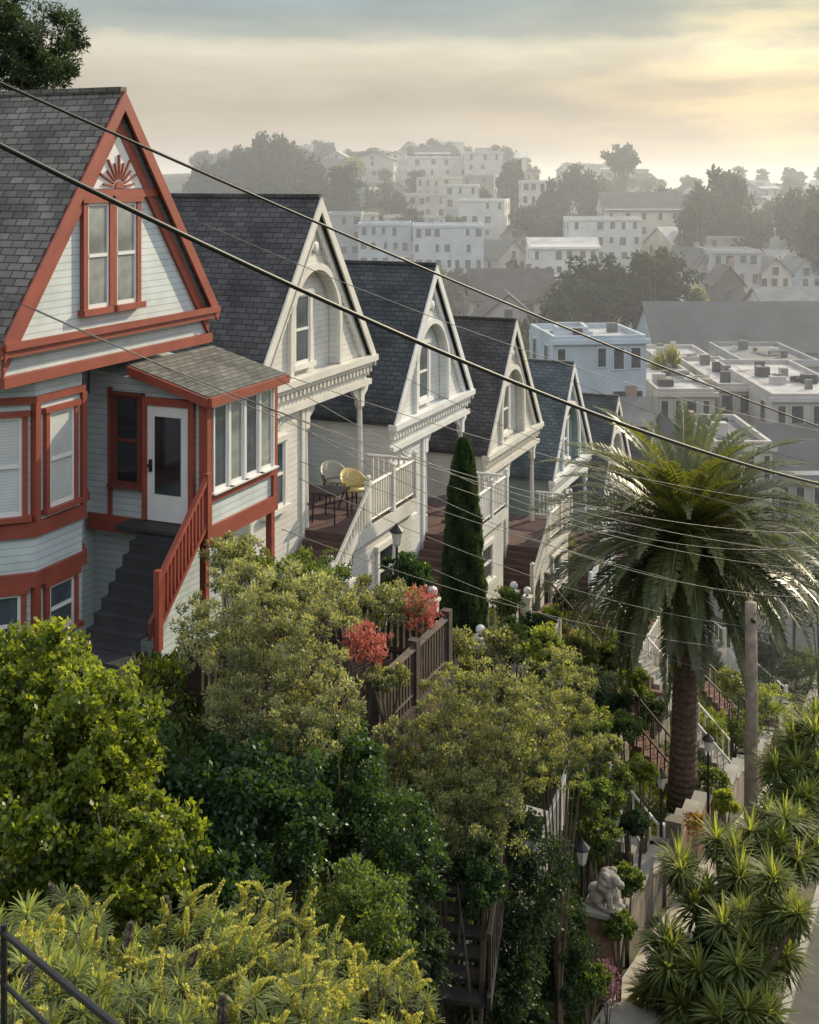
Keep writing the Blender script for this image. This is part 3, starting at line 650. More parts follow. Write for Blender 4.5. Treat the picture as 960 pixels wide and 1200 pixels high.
# =============== PALM
X,Y,_=px(798,625,36); zb=float(Sd(ut(X,Y)[1])); zc=-10.75-zb
pal=empty('palm_tree',(X,Y,zb),label='large date palm with arching fronds beside the garden steps',category='palm tree')
pb=plain('palm_bark',(.10,.068,.05),.95,.45,7,1.0)
m=MB(); pts=[];rad=[]
for i in range(90):
    q=i/89; pts.append((.1*math.sin(q*2)+.12*q,0,q*(zc-.2))); rad.append(.46-.09*min(1,q*3)+(.035 if i%2 else 0)+(.25*max(0,q-.8)/.2))
m.tube(pts,rad,pb,16); m.obj('trunk',pal)
rng=np.random.default_rng(5); Vs=[];Ts=[]; rb=MB()
frm=plain('frond_stalk',(.13,.13,.05),.6,.2,4,.2)
nf=200
for i in range(nf):
    q=(i+.5)/nf; az_=i*2.39996+rng.normal()*.15
    e=math.radians(66-q*100+rng.normal()*8); Lf=4.9*(.85+.25*rng.random())*(1-.2*max(0,q-.6)); seg=22
    p=np.array([.12,0,zc-.1]); ds=Lf/seg; pts=[p.copy()]; ee=e
    for s in range(seg):
        d=np.array([math.cos(az_)*math.cos(ee),math.sin(az_)*math.cos(ee),math.sin(ee)]); p=p+d*ds; pts.append(p.copy())
        ee-= (.020+.078*(s/seg)**1.2)*(1.0 if ee>-1.3 else 0)
    pts=np.array(pts)
    rb.tube([tuple(a) for a in pts[::3]],[.036*(1-.11*j) for j in range(len(pts[::3]))],frm,4)
    nl=70; qs=np.linspace(.10,.995,nl); P=np.stack([np.interp(qs*seg,np.arange(seg+1),pts[:,k]) for k in range(3)],-1)
    D=unit(np.gradient(P,axis=0)); side=unit(np.cross(D,np.array([0,0,1.])+np.array([math.cos(az_),math.sin(az_),0])*.3)); nrm=unit(np.cross(side,D))
    prof=np.clip(np.sin(np.pi*np.clip(qs*.93+.1,0,1))**.6,.15,1)
    tl=rng.normal()*.12
    for sg in (-1,1):
        ax=unit(D*.8+side*sg*.78+nrm*.32+rng.normal(size=D.shape)*.08+np.array([0,0,-.12]))
        sd=unit(np.cross(ax,nrm))
        V=quads(P,ax,.52*prof,.066,rng,sd); Vs.append(V)
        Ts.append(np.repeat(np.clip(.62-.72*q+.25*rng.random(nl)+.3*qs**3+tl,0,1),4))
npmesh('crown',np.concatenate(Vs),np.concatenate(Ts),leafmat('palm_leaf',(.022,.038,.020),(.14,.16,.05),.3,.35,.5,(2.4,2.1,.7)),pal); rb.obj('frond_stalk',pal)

# =============== CORDYLINES
cl=leafmat('cordyline_leaf',(.028,.05,.02),(.20,.235,.085),.45,.5,.3)
def rosette(c,L,n,rng,w_=.05,lo=-.7):
    v=rng.normal(size=(n,3)); d=unit(v); d[:,2]=np.abs(d[:,2])*(1)+lo*rng.random(n)*1.0; d=unit(d)
    P=np.repeat(np.array(c)[None],n,0)+d*.04; Ls=L*(.75+.4*rng.random(n))
    h=unit(np.cross(d,np.array([0,0,1.])+.01)); 
    mid=P+d*(Ls*.55)[:,None]; tip=mid+unit(d+np.array([0,0,-.35]))*(Ls*.45)[:,None]
    V=np.empty((n,2,4,3)); W=w_
    V[:,0,0]=P-h*W*.35;V[:,0,1]=P+h*W*.35;V[:,0,2]=mid+h*W*.5;V[:,0,3]=mid-h*W*.5
    V[:,1,0]=mid-h*W*.5;V[:,1,1]=mid+h*W*.5;V[:,1,2]=tip+h*.004;V[:,1,3]=tip-h*.004
    T=np.repeat(np.clip(.3+.5*d[:,2]+.3*rng.random(n),0,1),8)
    return V.reshape(-1,3),T
def cordyline(bx,by,tips,L,seed,label):
    rng=np.random.default_rng(seed); zb=float(Sd(ut(bx,by)[1]))-.05
    o=empty('cordyline_tree',(bx,by,zb),label=label,category='cabbage tree',group='cabbage trees along the pavement')
    m=MB();Vs=[];Ts=[]
    for (x,y,Yd) in tips:
        for rep in range(3):
            p=np.array(px(x,y,Yd))-np.array([bx,by,zb])
            if rep: p=p+rng.normal(size=3)*np.array([.3,.4,.28])-np.array([0,0,.2*rep])
            k=np.array([p[0]*.3,p[1]*.3,p[2]*.45])
            m.tube([(0,0,0),tuple(k*.6),tuple(k),tuple((k+p)/2+np.array([0,0,-.1])),tuple(p)],[.07,.06,.05,.042,.04],bark,7)
            l=L*(1-.14*rep)
            V,T=rosette(p,l,120,rng,.046); Vs.append(V);Ts.append(T)
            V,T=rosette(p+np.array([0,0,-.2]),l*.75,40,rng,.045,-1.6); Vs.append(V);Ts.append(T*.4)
    m.obj('trunk',o,smooth=True); npmesh('crown',np.concatenate(Vs),np.concatenate(Ts),cl,o)
x_,y_=xy(10.0,23.2); cordyline(x_,y_,[(780,1105,22.6),(815,1062,23.4),(848,1085,22.4),(795,1010,24),(840,985,24.5),(820,1140,22),(868,1030,23.6),(775,1150,22.4),(800,1180,21.8)],.54,1,'multi-stemmed cabbage tree with spiky green rosettes by the pavement')
x_,y_=xy(10.3,22); cordyline(x_,y_,[(905,1075,22.2),(890,1140,21.6),(860,1165,21.6),(905,1030,22.6),(845,1195,21),(880,1110,22),(920,1120,22),(900,1190,21)],.54,2,'broad cabbage tree with spiky rosettes beside the kerb')
x_,y_=xy(10.3,26.5); cordyline(x_,y_,[(900,1000,25.5),(935,1010,25.5),(920,960,26),(880,975,26)],.54,5,'short cabbage tree with full spiky heads near the kerb')
x_,y_=xy(10.2,29); cordyline(x_,y_,[(910,905,28.6),(935,935,28),(958,900,28.6),(930,870,29.2),(945,985,27.5),(905,960,28),(955,860,29)],.6,3,'tall cabbage tree with several spiky heads beside the pavement')
x_,y_=xy(10.2,32.5); cordyline(x_,y_,[(925,860,33),(955,835,33)],.58,4,'slender cabbage tree near the wooden utility pole')

# =============== SHRUBS AND TREES NEAR
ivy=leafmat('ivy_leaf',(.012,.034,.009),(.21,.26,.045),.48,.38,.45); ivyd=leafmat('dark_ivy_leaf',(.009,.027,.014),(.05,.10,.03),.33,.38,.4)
grey=leafmat('grey_green_leaf',(.05,.07,.04),(.33,.35,.22),.36,.45,.4); olive=leafmat('olive_leaf',(.035,.052,.026),(.28,.30,.16),.38,.45,.4)
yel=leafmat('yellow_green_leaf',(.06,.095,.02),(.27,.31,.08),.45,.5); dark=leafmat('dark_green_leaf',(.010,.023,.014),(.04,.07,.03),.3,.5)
mid=leafmat('mid_green_leaf',(.022,.045,.018),(.13,.18,.055),.4,.5); redl=leafmat('coral_leaf',(.24,.09,.06),(.72,.24,.20),.35,.5,.3,(1.4,1.2,1.1))
def P_(name,label,cat,x,y,Y,r,mat,**k):
    return plant(name,label,cat,px(x,y,Y),r,mat,**k)
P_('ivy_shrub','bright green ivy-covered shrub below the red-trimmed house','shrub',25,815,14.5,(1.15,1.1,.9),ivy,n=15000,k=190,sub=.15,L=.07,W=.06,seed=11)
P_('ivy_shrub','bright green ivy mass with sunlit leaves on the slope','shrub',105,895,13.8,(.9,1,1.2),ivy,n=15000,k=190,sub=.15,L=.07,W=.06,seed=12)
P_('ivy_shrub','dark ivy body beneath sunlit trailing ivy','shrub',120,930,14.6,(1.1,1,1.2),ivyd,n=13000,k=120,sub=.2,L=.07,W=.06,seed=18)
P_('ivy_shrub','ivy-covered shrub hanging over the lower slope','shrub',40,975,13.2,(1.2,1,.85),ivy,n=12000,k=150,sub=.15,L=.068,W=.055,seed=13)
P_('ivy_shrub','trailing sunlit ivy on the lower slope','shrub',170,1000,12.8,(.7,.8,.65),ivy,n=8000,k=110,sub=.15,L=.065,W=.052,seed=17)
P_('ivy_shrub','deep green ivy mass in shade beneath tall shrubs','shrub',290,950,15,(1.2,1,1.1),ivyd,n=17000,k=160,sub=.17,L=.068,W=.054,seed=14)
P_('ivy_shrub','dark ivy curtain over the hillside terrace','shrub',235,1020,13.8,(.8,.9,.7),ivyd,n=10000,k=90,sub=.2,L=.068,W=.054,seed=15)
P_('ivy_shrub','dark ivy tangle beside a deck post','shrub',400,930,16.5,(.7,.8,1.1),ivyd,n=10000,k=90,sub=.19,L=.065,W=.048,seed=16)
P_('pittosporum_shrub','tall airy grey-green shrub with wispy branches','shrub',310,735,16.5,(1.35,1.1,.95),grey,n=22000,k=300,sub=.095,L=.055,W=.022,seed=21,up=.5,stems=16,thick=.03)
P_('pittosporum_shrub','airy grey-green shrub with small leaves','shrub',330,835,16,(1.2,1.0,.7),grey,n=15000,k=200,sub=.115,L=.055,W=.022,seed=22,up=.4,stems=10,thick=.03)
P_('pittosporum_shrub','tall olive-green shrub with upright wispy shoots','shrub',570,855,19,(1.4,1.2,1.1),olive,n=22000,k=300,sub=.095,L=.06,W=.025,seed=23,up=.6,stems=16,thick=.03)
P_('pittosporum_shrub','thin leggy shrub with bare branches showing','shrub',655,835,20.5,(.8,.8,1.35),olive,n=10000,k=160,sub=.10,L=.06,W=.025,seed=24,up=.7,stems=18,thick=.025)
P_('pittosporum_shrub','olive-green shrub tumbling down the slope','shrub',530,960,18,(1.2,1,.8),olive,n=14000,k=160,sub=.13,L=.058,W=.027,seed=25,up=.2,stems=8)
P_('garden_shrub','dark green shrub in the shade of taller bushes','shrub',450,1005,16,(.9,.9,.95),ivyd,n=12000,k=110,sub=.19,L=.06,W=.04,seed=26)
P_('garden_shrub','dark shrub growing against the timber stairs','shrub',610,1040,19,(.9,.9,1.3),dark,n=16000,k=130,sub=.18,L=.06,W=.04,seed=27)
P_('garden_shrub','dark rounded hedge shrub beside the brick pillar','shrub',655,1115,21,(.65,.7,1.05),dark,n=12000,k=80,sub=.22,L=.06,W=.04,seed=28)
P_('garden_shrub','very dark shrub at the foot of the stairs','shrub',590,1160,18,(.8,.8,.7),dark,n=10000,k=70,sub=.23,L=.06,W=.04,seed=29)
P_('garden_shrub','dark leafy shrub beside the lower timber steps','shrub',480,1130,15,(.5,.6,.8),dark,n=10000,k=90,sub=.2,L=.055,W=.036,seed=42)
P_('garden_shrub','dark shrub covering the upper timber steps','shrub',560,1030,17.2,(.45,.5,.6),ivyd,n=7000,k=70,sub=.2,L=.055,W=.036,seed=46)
P_('garden_shrub','mid green bushy shrub on the lower bank','shrub',420,1095,13.5,(.75,.8,.8),mid,n=12000,k=120,sub=.16,L=.05,W=.03,seed=30)
P_('garden_shrub','round green shrub in a terraced garden','shrub',715,925,27,(.6,.7,.6),mid,n=6000,k=44,sub=.26,L=.08,W=.05,seed=31)
P_('garden_shrub','bright yellow-green shrub beside garden steps','shrub',640,752,27,(.5,.6,.5),yel,n=3500,k=36,sub=.25,L=.08,W=.05,seed=32)
P_('garden_shrub','olive shrub in front of a porch staircase','shrub',430,705,22.5,(1.3,.9,.4),olive,n=7000,k=90,sub=.16,L=.065,W=.03,seed=33)
P_('garden_shrub','green shrub beside a lantern post','shrub',345,680,20.5,(1.2,.8,.55),mid,n=8000,k=90,sub=.18,L=.065,W=.038,seed=34)
P_('garden_shrub','pale green shrub below the porch railing','shrub',275,650,20,(.6,.6,.35),olive,n=4000,k=60,sub=.18,L=.06,W=.03,seed=39)
P_('garden_shrub','low sunlit shrub beside the deck','shrub',535,765,24,(.5,.5,.55),olive,n=3500,k=46,sub=.22,L=.07,W=.035,seed=35)
P_('garden_shrub','olive shrub growing below the timber deck','shrub',470,885,18.6,(.55,.5,.6),olive,n=5000,k=80,sub=.16,L=.06,W=.028,seed=45)
P_('garden_shrub','dark shrub in front of a cream basement wall','shrub',480,668,28,(.7,.6,.5),ivyd,n=4500,k=50,sub=.22,L=.08,W=.05,seed=43)
P_('red_flower_plant','loose coral pink flowering plant on the timber deck','flowering plant',430,757,19.8,(.46,.38,.36),redl,n=1300,k=130,sub=.09,L=.09,W=.028,seed=36,up=1.2,base=-9.4,stems=12,thick=.010)
P_('red_flower_plant','tall pink-red flowering plant at the deck corner','flowering plant',495,715,22.4,(.40,.36,.50),redl,n=1200,k=130,sub=.09,L=.09,W=.028,seed=37,up=1.2,base=-9.4,stems=12,thick=.010)
P_('garden_shrub','green leafy plant beneath the coral flowers','shrub',455,792,19.6,(.45,.35,.2),olive,n=2000,k=40,sub=.2,L=.06,W=.03,seed=38,base=-9.5)
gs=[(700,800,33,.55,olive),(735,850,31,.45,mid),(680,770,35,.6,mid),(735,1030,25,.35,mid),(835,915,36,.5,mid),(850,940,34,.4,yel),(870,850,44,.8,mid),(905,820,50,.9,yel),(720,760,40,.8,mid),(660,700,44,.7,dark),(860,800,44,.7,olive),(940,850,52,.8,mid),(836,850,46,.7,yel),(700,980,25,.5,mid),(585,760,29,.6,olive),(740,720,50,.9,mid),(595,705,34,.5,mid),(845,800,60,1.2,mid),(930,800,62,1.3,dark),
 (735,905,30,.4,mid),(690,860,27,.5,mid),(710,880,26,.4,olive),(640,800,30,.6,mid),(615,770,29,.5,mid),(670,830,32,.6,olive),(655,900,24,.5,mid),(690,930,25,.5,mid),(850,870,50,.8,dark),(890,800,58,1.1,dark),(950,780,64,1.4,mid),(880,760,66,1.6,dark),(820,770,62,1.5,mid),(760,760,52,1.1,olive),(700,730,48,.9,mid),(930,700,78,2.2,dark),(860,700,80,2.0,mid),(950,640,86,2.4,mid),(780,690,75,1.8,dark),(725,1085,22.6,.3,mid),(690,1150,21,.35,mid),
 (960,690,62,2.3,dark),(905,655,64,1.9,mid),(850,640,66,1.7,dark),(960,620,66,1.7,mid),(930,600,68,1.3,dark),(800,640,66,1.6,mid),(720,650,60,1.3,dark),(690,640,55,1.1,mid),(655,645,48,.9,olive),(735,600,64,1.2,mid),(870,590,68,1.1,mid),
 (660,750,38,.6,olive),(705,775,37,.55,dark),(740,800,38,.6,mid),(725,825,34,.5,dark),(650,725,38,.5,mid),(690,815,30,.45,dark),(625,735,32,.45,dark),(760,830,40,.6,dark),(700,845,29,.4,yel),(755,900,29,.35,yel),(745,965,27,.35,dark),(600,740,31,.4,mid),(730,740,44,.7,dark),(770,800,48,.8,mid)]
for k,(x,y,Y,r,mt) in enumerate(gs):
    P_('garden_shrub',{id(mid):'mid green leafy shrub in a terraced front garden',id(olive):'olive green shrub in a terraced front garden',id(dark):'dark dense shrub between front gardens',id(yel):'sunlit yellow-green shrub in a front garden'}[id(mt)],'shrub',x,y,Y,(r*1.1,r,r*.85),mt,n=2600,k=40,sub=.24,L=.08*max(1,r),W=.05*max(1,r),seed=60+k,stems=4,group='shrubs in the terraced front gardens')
for k,(x,y,Y,r) in enumerate([(870,1185,21.6,.45),(930,990,27,.4),(925,940,29,.4),(820,1110,23,.4)]):
    P_('garden_shrub','low green shrub under spiky cabbage trees','shrub',x,y,Y,(r*1.2,r,r*.9),dark,n=2600,k=34,sub=.27,L=.07,W=.04,seed=160+k,stems=3,group='low shrubs under the cabbage trees')
P_('pink_flower_plant','pink bougainvillea spilling beside the pavement','flowering plant',712,1150,21.5,(.26,.3,.4),leafmat('pink_leaf',(.07,.09,.05),(.45,.17,.32),.35,.5,.3,(1.3,1.2,1)),n=900,k=60,sub=.14,L=.045,W=.03,seed=90,stems=6,thick=.012)
P_('orange_flower_plant','orange flowers in a sunlit front garden','flowering plant',815,965,30,(.35,.35,.25),leafmat('orange_leaf',(.05,.10,.02),(.45,.2,.05),.4,.5),n=900,k=24,sub=.26,L=.06,W=.04,seed=91,stems=4,thick=.012)
# columnar cypress
cyl=leafmat('cypress_leaf',(.015,.034,.018),(.06,.095,.042),.22,.6)
X,Y,Zt=px(543,514,31); zb=tz(X,Y); H=Zt-zb
o=empty('cypress_tree',(X,Y,zb),label='tall narrow dark green columnar cypress before a porch',category='cypress tree')
rng=np.random.default_rng(40); n=60000; q=rng.random(n)**.9; an=rng.random(n)*6.283
prof=.66*np.clip((1-q),0,1)**.42*(.75+.25*np.clip(q*6,0,1))
lump=1+.07*np.sin(an*5+q*23)+.05*np.sin(an*9-q*41)+.04*np.sin(an*3+q*70)
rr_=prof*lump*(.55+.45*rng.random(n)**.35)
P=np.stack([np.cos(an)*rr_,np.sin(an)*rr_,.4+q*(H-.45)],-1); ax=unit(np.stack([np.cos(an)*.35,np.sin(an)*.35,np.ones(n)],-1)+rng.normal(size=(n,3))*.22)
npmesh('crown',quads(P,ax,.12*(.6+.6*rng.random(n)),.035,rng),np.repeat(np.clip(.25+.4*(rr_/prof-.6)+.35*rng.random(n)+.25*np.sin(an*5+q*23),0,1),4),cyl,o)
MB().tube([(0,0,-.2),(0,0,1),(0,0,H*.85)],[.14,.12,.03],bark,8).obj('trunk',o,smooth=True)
# echium bank
eg=leafmat('echium_leaf',(.022,.05,.018),(.23,.275,.10),.45,.55,.15); eg2=leafmat('sage_leaf',(.03,.055,.026),(.20,.235,.10),.4,.6,.15); spk=plain('flower_spike',(.17,.14,.17),.85,.45,25,1.0); spy=leafmat('seed_spike',(.12,.13,.05),(.40,.41,.19),.45,.6)
spots=[(20,1155,9),(105,1155,9.5),(190,1170,9.5),(265,1155,10),(345,1175,10),(55,1205,8.3),(150,1230,8.3),(240,1230,8.6),(320,1230,9),(400,1210,9.6),(450,1195,10.5),(5,1115,10),(70,1105,10.8),(385,1150,11),(0,1225,7.5),(225,1120,11.3),(310,1110,11.6)]
for k,(x,y,Y) in enumerate(spots):
    rng=np.random.default_rng(200+k); X,Y,Z=px(x,y,Y); zb=min(tz(X,Y),Z-.5); Z+=rng.uniform(-.2,.12)
    fs=k in(1,2,5,7,12,15)
    o=empty('echium_shrub',(X,Y,zb),label='lime green echium shrub with grey flower spikes' if fs else 'pale green shrub with curved seed spikes on bank',category='shrub',group='echium shrubs on the bank')
    Vs=[];Ts=[]; m=MB(); sp2=[];st2=[]; LL=[.12,.085,.15][k%3]
    for j in range([38,64,28][k%3]):
        d=rng.normal(size=3); d/=np.linalg.norm(d); d[2]=abs(d[2]); c=np.array([d[0]*.44,d[1]*.44,d[2]*.42*rng.uniform(.4,1.3)+Z-zb-.15])
        V,T=rosette(c,LL,30,rng,LL*.13,-.3); Vs.append(V); Ts.append(np.clip(T+rng.normal()*.25,0,1))
        m.tube([(0,0,0),(c[0]*.5,c[1]*.5,c[2]*.6),tuple(c)],[.025,.018,.01],twig,5)
        if rng.random()<(.7 if x>180 else .3) and len(sp2)<24:
            hgt=.16+.14*rng.random(); n=180; q=rng.random(n); an=rng.random(n)*6.28; lean=rng.normal(size=2)*.5+np.array([.25,0])
            r0=.021*(1-q**2*.85); Pp=c+np.stack([np.cos(an)*r0+lean[0]*q**2*hgt,np.sin(an)*r0+lean[1]*q**2*hgt,q*hgt*(1-.15*q)],-1)
            ax=unit(np.stack([np.cos(an),np.sin(an),.9+0*an],-1)); sp2.append(quads(Pp,ax,.026,.018,rng)); st2.append(np.repeat(q*.6+.3*rng.random(n),4))
    npmesh('foliage',np.concatenate(Vs),np.concatenate(Ts),eg if k%2 else eg2,o); m.obj('stem',o)
    for A1,B1 in zip(sp2,st2): npmesh('seed_spike',A1,B1,spy,o)
    if fs:
        c0=np.array([rng.uniform(-.3,.3),rng.uniform(-.2,.2),Z-zb+rng.uniform(.0,.15)]); hgt=rng.uniform(.26,.36); n=420
        q=rng.random(n); an=rng.random(n)*6.28; r0=.022*np.sin(np.pi*np.clip(q*.85+.14,0,1))**.7; lx=rng.normal()*.05
        Pp=c0+np.stack([np.cos(an)*r0+lx*q*q,np.sin(an)*r0,q*hgt],-1); ax=unit(np.stack([np.cos(an),np.sin(an),.5+0*an],-1))
        npmesh('flower_spike',quads(Pp,ax,.028,.02,rng),np.repeat(.2+.8*rng.random(n),4),leafmat('spike_floret',(.06,.06,.06),(.22,.20,.21),.15,.7),o)
        m=MB(); m.tube([tuple(c0-np.array([0,0,.3])),tuple(c0),tuple(c0+np.array([lx,0,hgt]))],[.012,.016,.008],spk,6); m.obj('flower_stalk',o)
# ground cover stuff
rng=np.random.default_rng(77)
n=90000; U=rng.uniform(-1,7.3,n); T_=rng.uniform(4,62,n); Xs=-(A-U)*CS+T_*SN; Ys=(A-U)*SN+T_*CS
n2_=50000; Xb=rng.uniform(-7,3.5,n2_); Yb=rng.uniform(4,24,n2_); Xs=np.concatenate([Xs,Xb]);Ys=np.concatenate([Ys,Yb])
Pz=terr(Xs,Ys)+rng.random(len(Xs))*.25; ax=unit(rng.normal(size=(len(Xs),3))*.6+np.array([0,0,.8]))
V=quads(np.stack([Xs,Ys,Pz],-1),ax,.14+.1*rng.random(len(Xs)),.06,rng)
nz=np.sin(Xs*.9)*np.cos(Ys*.7)*.25+.4
npmesh('ground_cover',V,np.repeat(np.clip(nz+.35*rng.random(len(Xs)),0,1),4),leafmat('ground_leaf',(.018,.036,.012),(.10,.135,.035),.3,.5),kind='stuff',label='low leafy ground cover over the garden slopes',category='ground cover')
P_('pine_tree','dark pine crown rising behind the shingled roof','pine tree',15,52,40,(2.5,2.2,2.0),dark,n=26000,k=170,sub=.15,L=.2,W=.045,seed=41,stems=6,part='crown',stempart='trunk',thick=.2,stemmat=bark)

# =============== MID AND FAR TOWN
def bmat(c): 
    nm='stucco_%02d%02d%02d'%tuple(int(v*99) for v in c); 
    if nm in MATS: return MATS[nm]
    return plain(nm,c,.8,.15,.5,0)
rfm=[plain('tar_roof',(.09,.088,.086),.9,.3,.6,0),plain('grey_roof',(.16,.16,.16),.9,.3,.6,0),plain('light_roof',(.42,.40,.38),.4,.3,.4,0),plain('brown_roof',(.085,.068,.062),.9,.3,.6,0),plain('dark_grey_long_roof',(.085,.086,.09),.8,.25,.4,0)]
wd=glass('far_glass',(.07,.08,.09),.15)
def fbuild(name,label,cx,cy,ztop,w_,d_,rot,wc,rm_,kind='flat',floors=2,cols=4,rh=2.5,group=None,zb=None,parts=False,ridge='x',clutter=0):
    wc=tuple(c*.85 for c in wc) if cy>110 else wc  # far walls darkened in colour to stand in for backlit, shaded facades
    zb=(tz(cx,cy)-3) if zb is None else zb
    H=ztop-zb; wm=bmat(wc); hw,hd=w_/2,d_/2
    o=None; rg=random.Random(int(cx*13+cy*7))
    if parts:
        o=empty(name,(cx,cy,zb),rot,label=label,category=('house' if 'house' in name else 'building'))
        a=MB(); r_=MB()
    else: a=r_=MB()
    trimm=bmat(tuple(min(.7,c*1.12) for c in wc))
    if kind=='flat':
        a.box(-hw,hw,-hd,hd,0,H-.25,wm); r_.box(-hw+.2,hw-.2,-hd+.2,hd-.2,H-.25,H-.2,rm_)
        for b in ((-hw,hw,-hd,-hd+.2),(-hw,hw,hd-.2,hd),(-hw,-hw+.2,-hd+.2,hd-.2),(hw-.2,hw,-hd+.2,hd-.2)): a.box(b[0],b[1],b[2],b[3],H-.25,H+.15,wm)
        a.box(-hw-.25,hw+.25,-hd-.25,-hd,H-.4,H-.1,trimm)
        for c in range(clutter):
            x=rg.uniform(-hw*.8,hw*.8); y=rg.uniform(-hd*.8,hd*.8); s1=rg.uniform(.15,.6); r_.box(x-s1,x+s1,y-s1*.6,y+s1*.6,H-.2,H+rg.uniform(.2,.7),[rfm[1],rfm[2],rfm[0]][c%3])
        eave=H
    else:
        eave=H-rh; a.box(-hw,hw,-hd,hd,0,eave,wm)
        if ridge=='y':
            a.py([(-hw,eave),(hw,eave),(0,H-.1)],-hd+.01,hd-.01,wm)
            for s in (-1,1): r_.py([(0,H+.1),(s*(hw+.4),eave-.25),(s*(hw+.4),eave-.45),(0,H-.1)],-hd-.4,hd+.4,rm_)
        else:
            a.pxx([(-hd,eave),(hd,eave),(0,H-.1)],-hw+.01,hw-.01,wm)
            for s in (-1,1): r_.pxx([(0,H+.1),(s*(hd+.4),eave-.25),(s*(hd+.4),eave-.45),(0,H-.1)],-hw-.4,hw+.4,rm_)
        if rg.random()<.6: r_.box(hw*.4,hw*.4+.7,0,.7,eave,H+.8,bmat((.30,.20,.16)))
        if rg.random()<.5 and ridge=='x' and not parts: r_.box(-hw*.5,-hw*.5+1.6,-hd*.7,0,eave+.1,eave+rh*.75,wm)
    wl=[]
    fh=2.9
    for fl_ in range(floors):
        zt=eave-.7-fl_*fh
        for c in range(cols):
            if rg.random()<.15: continue
            x=-hw+(c+.5+rg.uniform(-.12,.12))*w_/cols; wl.append((x,-hd,zt-1.2-rg.uniform(0,.5),zt,0,min(.6,w_/cols*.3)*rg.uniform(.55,1.1)))
        nc=max(1,int(d_/3.5))
        for c in range(nc):
            y=-hd+(c+.5)*d_/nc; wl.append((-hw,y,zt-1.5,zt,1,.45)); wl.append((hw,y,zt-1.5,zt,2,.45))
    if kind!='flat' and ridge=='y': wl.append((0,-hd,eave-.2,eave+rh*.42,0,.5))
    for (x,y,z0,z1,s,q) in wl:
        if z0<.5: continue
        if parts and s<2:
            m=MB(); m.box(-q-.1,q+.1,-.08,-.002,-.1,z1-z0+.1,trimm); 
            wo=m.obj('window',o,(x,y,z0),0 if s==0 else -math.pi/2)
            MB().box(-q,q,-.1,-.081,0,z1-z0,wd).obj('pane',wo)
        elif s==0: a.box(x-q-.1,x+q+.1,y-.06,y-.002,z0-.1,z1+.1,trimm); a.box(x-q,x+q,y-.1,y-.061,z0,z1,wd)
        elif s==1: a.box(x-.06,x-.002,y-q,y+q,z0,z1,wd)
        else: a.box(x+.002,x+.06,y-q,y+q,z0,z1,wd)
    if not parts and rg.random()<.4:
        bx=rg.uniform(-hw*.4,hw*.4); a.pz([(bx-1.5,-hd),(bx-.8,-hd-.9),(bx+.8,-hd-.9),(bx+1.5,-hd)],1,eave-.6,wm); 
        for fl_ in range(floors): a.box(bx-.6,bx+.6,-hd-.96,-hd-.902,eave-2.4-fl_*fh,eave-.95-fl_*fh,wd)
    if parts:
        a.obj('wall',o); r_.obj('roof',o); return o
    o=a.obj(name,None,(cx,cy,zb),rot,label=label,category='house' if 'house' in name else 'building')
    if group:o['group']=group
    return o
def hb(x0,x1,yt,Y,d_,label,wc,rm_,name='building',**k):
    w_=(x1-x0)/F*Y; cx=((x0+x1)/2-480)/F*Y; zt=-(yt-210)/F*Y
    rot=k.pop('rot',0)
    return fbuild(name,label,cx,Y+d_/2,zt,w_,d_,rot,wc,rm_,parts=True,**k)
W=(.64,.63,.61);BW=(.44,.50,.56);CR=(.56,.53,.46)
hb(640,752,396,80,7,'pale blue-grey flat-roofed apartment building',(.40,.46,.51),rfm[2],floors=3,cols=5,rot=.12,clutter=4)
hb(652,690,386,82,3,'small stucco stair tower on a flat roof',(.44,.48,.52),rfm[2],floors=1,cols=1)
hb(772,1010,362,125,14,'long low hall with dark grey roof and pale blue wall',(.42,.48,.54),rfm[4],kind='gable',rh=4.3,floors=1,cols=14,ridge='x')
hb(770,838,458,86,12,'low flat-roofed commercial building with pale roof',(.38,.36,.33),rfm[2],floors=2,cols=4,clutter=7)
hb(842,900,452,90,14,'low flat-roofed workshop with pale grey roof',(.38,.36,.33),rfm[2],floors=2,cols=3,clutter=7)
hb(905,1010,464,84,16,'pale flat-roofed workshop with roof lights',(.40,.38,.36),rfm[2],floors=2,cols=5,clutter=9)
hb(780,850,428,104,12,'low stucco building with white roof',(.42,.40,.37),rfm[2],floors=1,cols=5,clutter=5)
hb(870,960,424,106,12,'low stucco building with grey roof',(.36,.37,.37),rfm[1],floors=1,cols=5,clutter=6)
hb(838,905,520,70,8,'cream garage building with row of tall windows',(.46,.43,.38),rfm[1],floors=1,cols=4,clutter=3)
hb(908,1010,514,72,8,'grey gabled garage with tall windows',(.40,.39,.37),rfm[4],kind='gable',ridge='x',rh=2.2,floors=1,cols=5)
hb(775,835,512,72,7,'gabled stucco house with dark roof beside palm',(.44,.42,.37),rfm[0],name='house',kind='gable',ridge='y',rh=2.4,floors=2,cols=2)
hb(700,768,480,76,8,'pale stucco gabled town house',(.48,.46,.42),rfm[1],name='house',kind='gable',ridge='x',rh=2,floors=2,cols=3)
hb(640,690,455,84,8,'small stucco house with tar roof beyond the row',(.42,.42,.42),rfm[0],name='house',kind='gable',ridge='y',rh=2,floors=2,cols=2)
hb(472,548,184,345,14,'large white modern house on the ridge',W,rfm[1],floors=4,cols=4,rot=.2); hb(486,528,172,350,8,'white penthouse storey on the ridge',W,rfm[0],floors=1,cols=3,kind='gable',ridge='x',rh=2)
hb(545,590,178,340,12,'white stucco block on the ridge',(.56,.56,.55),rfm[0],floors=4,cols=3)
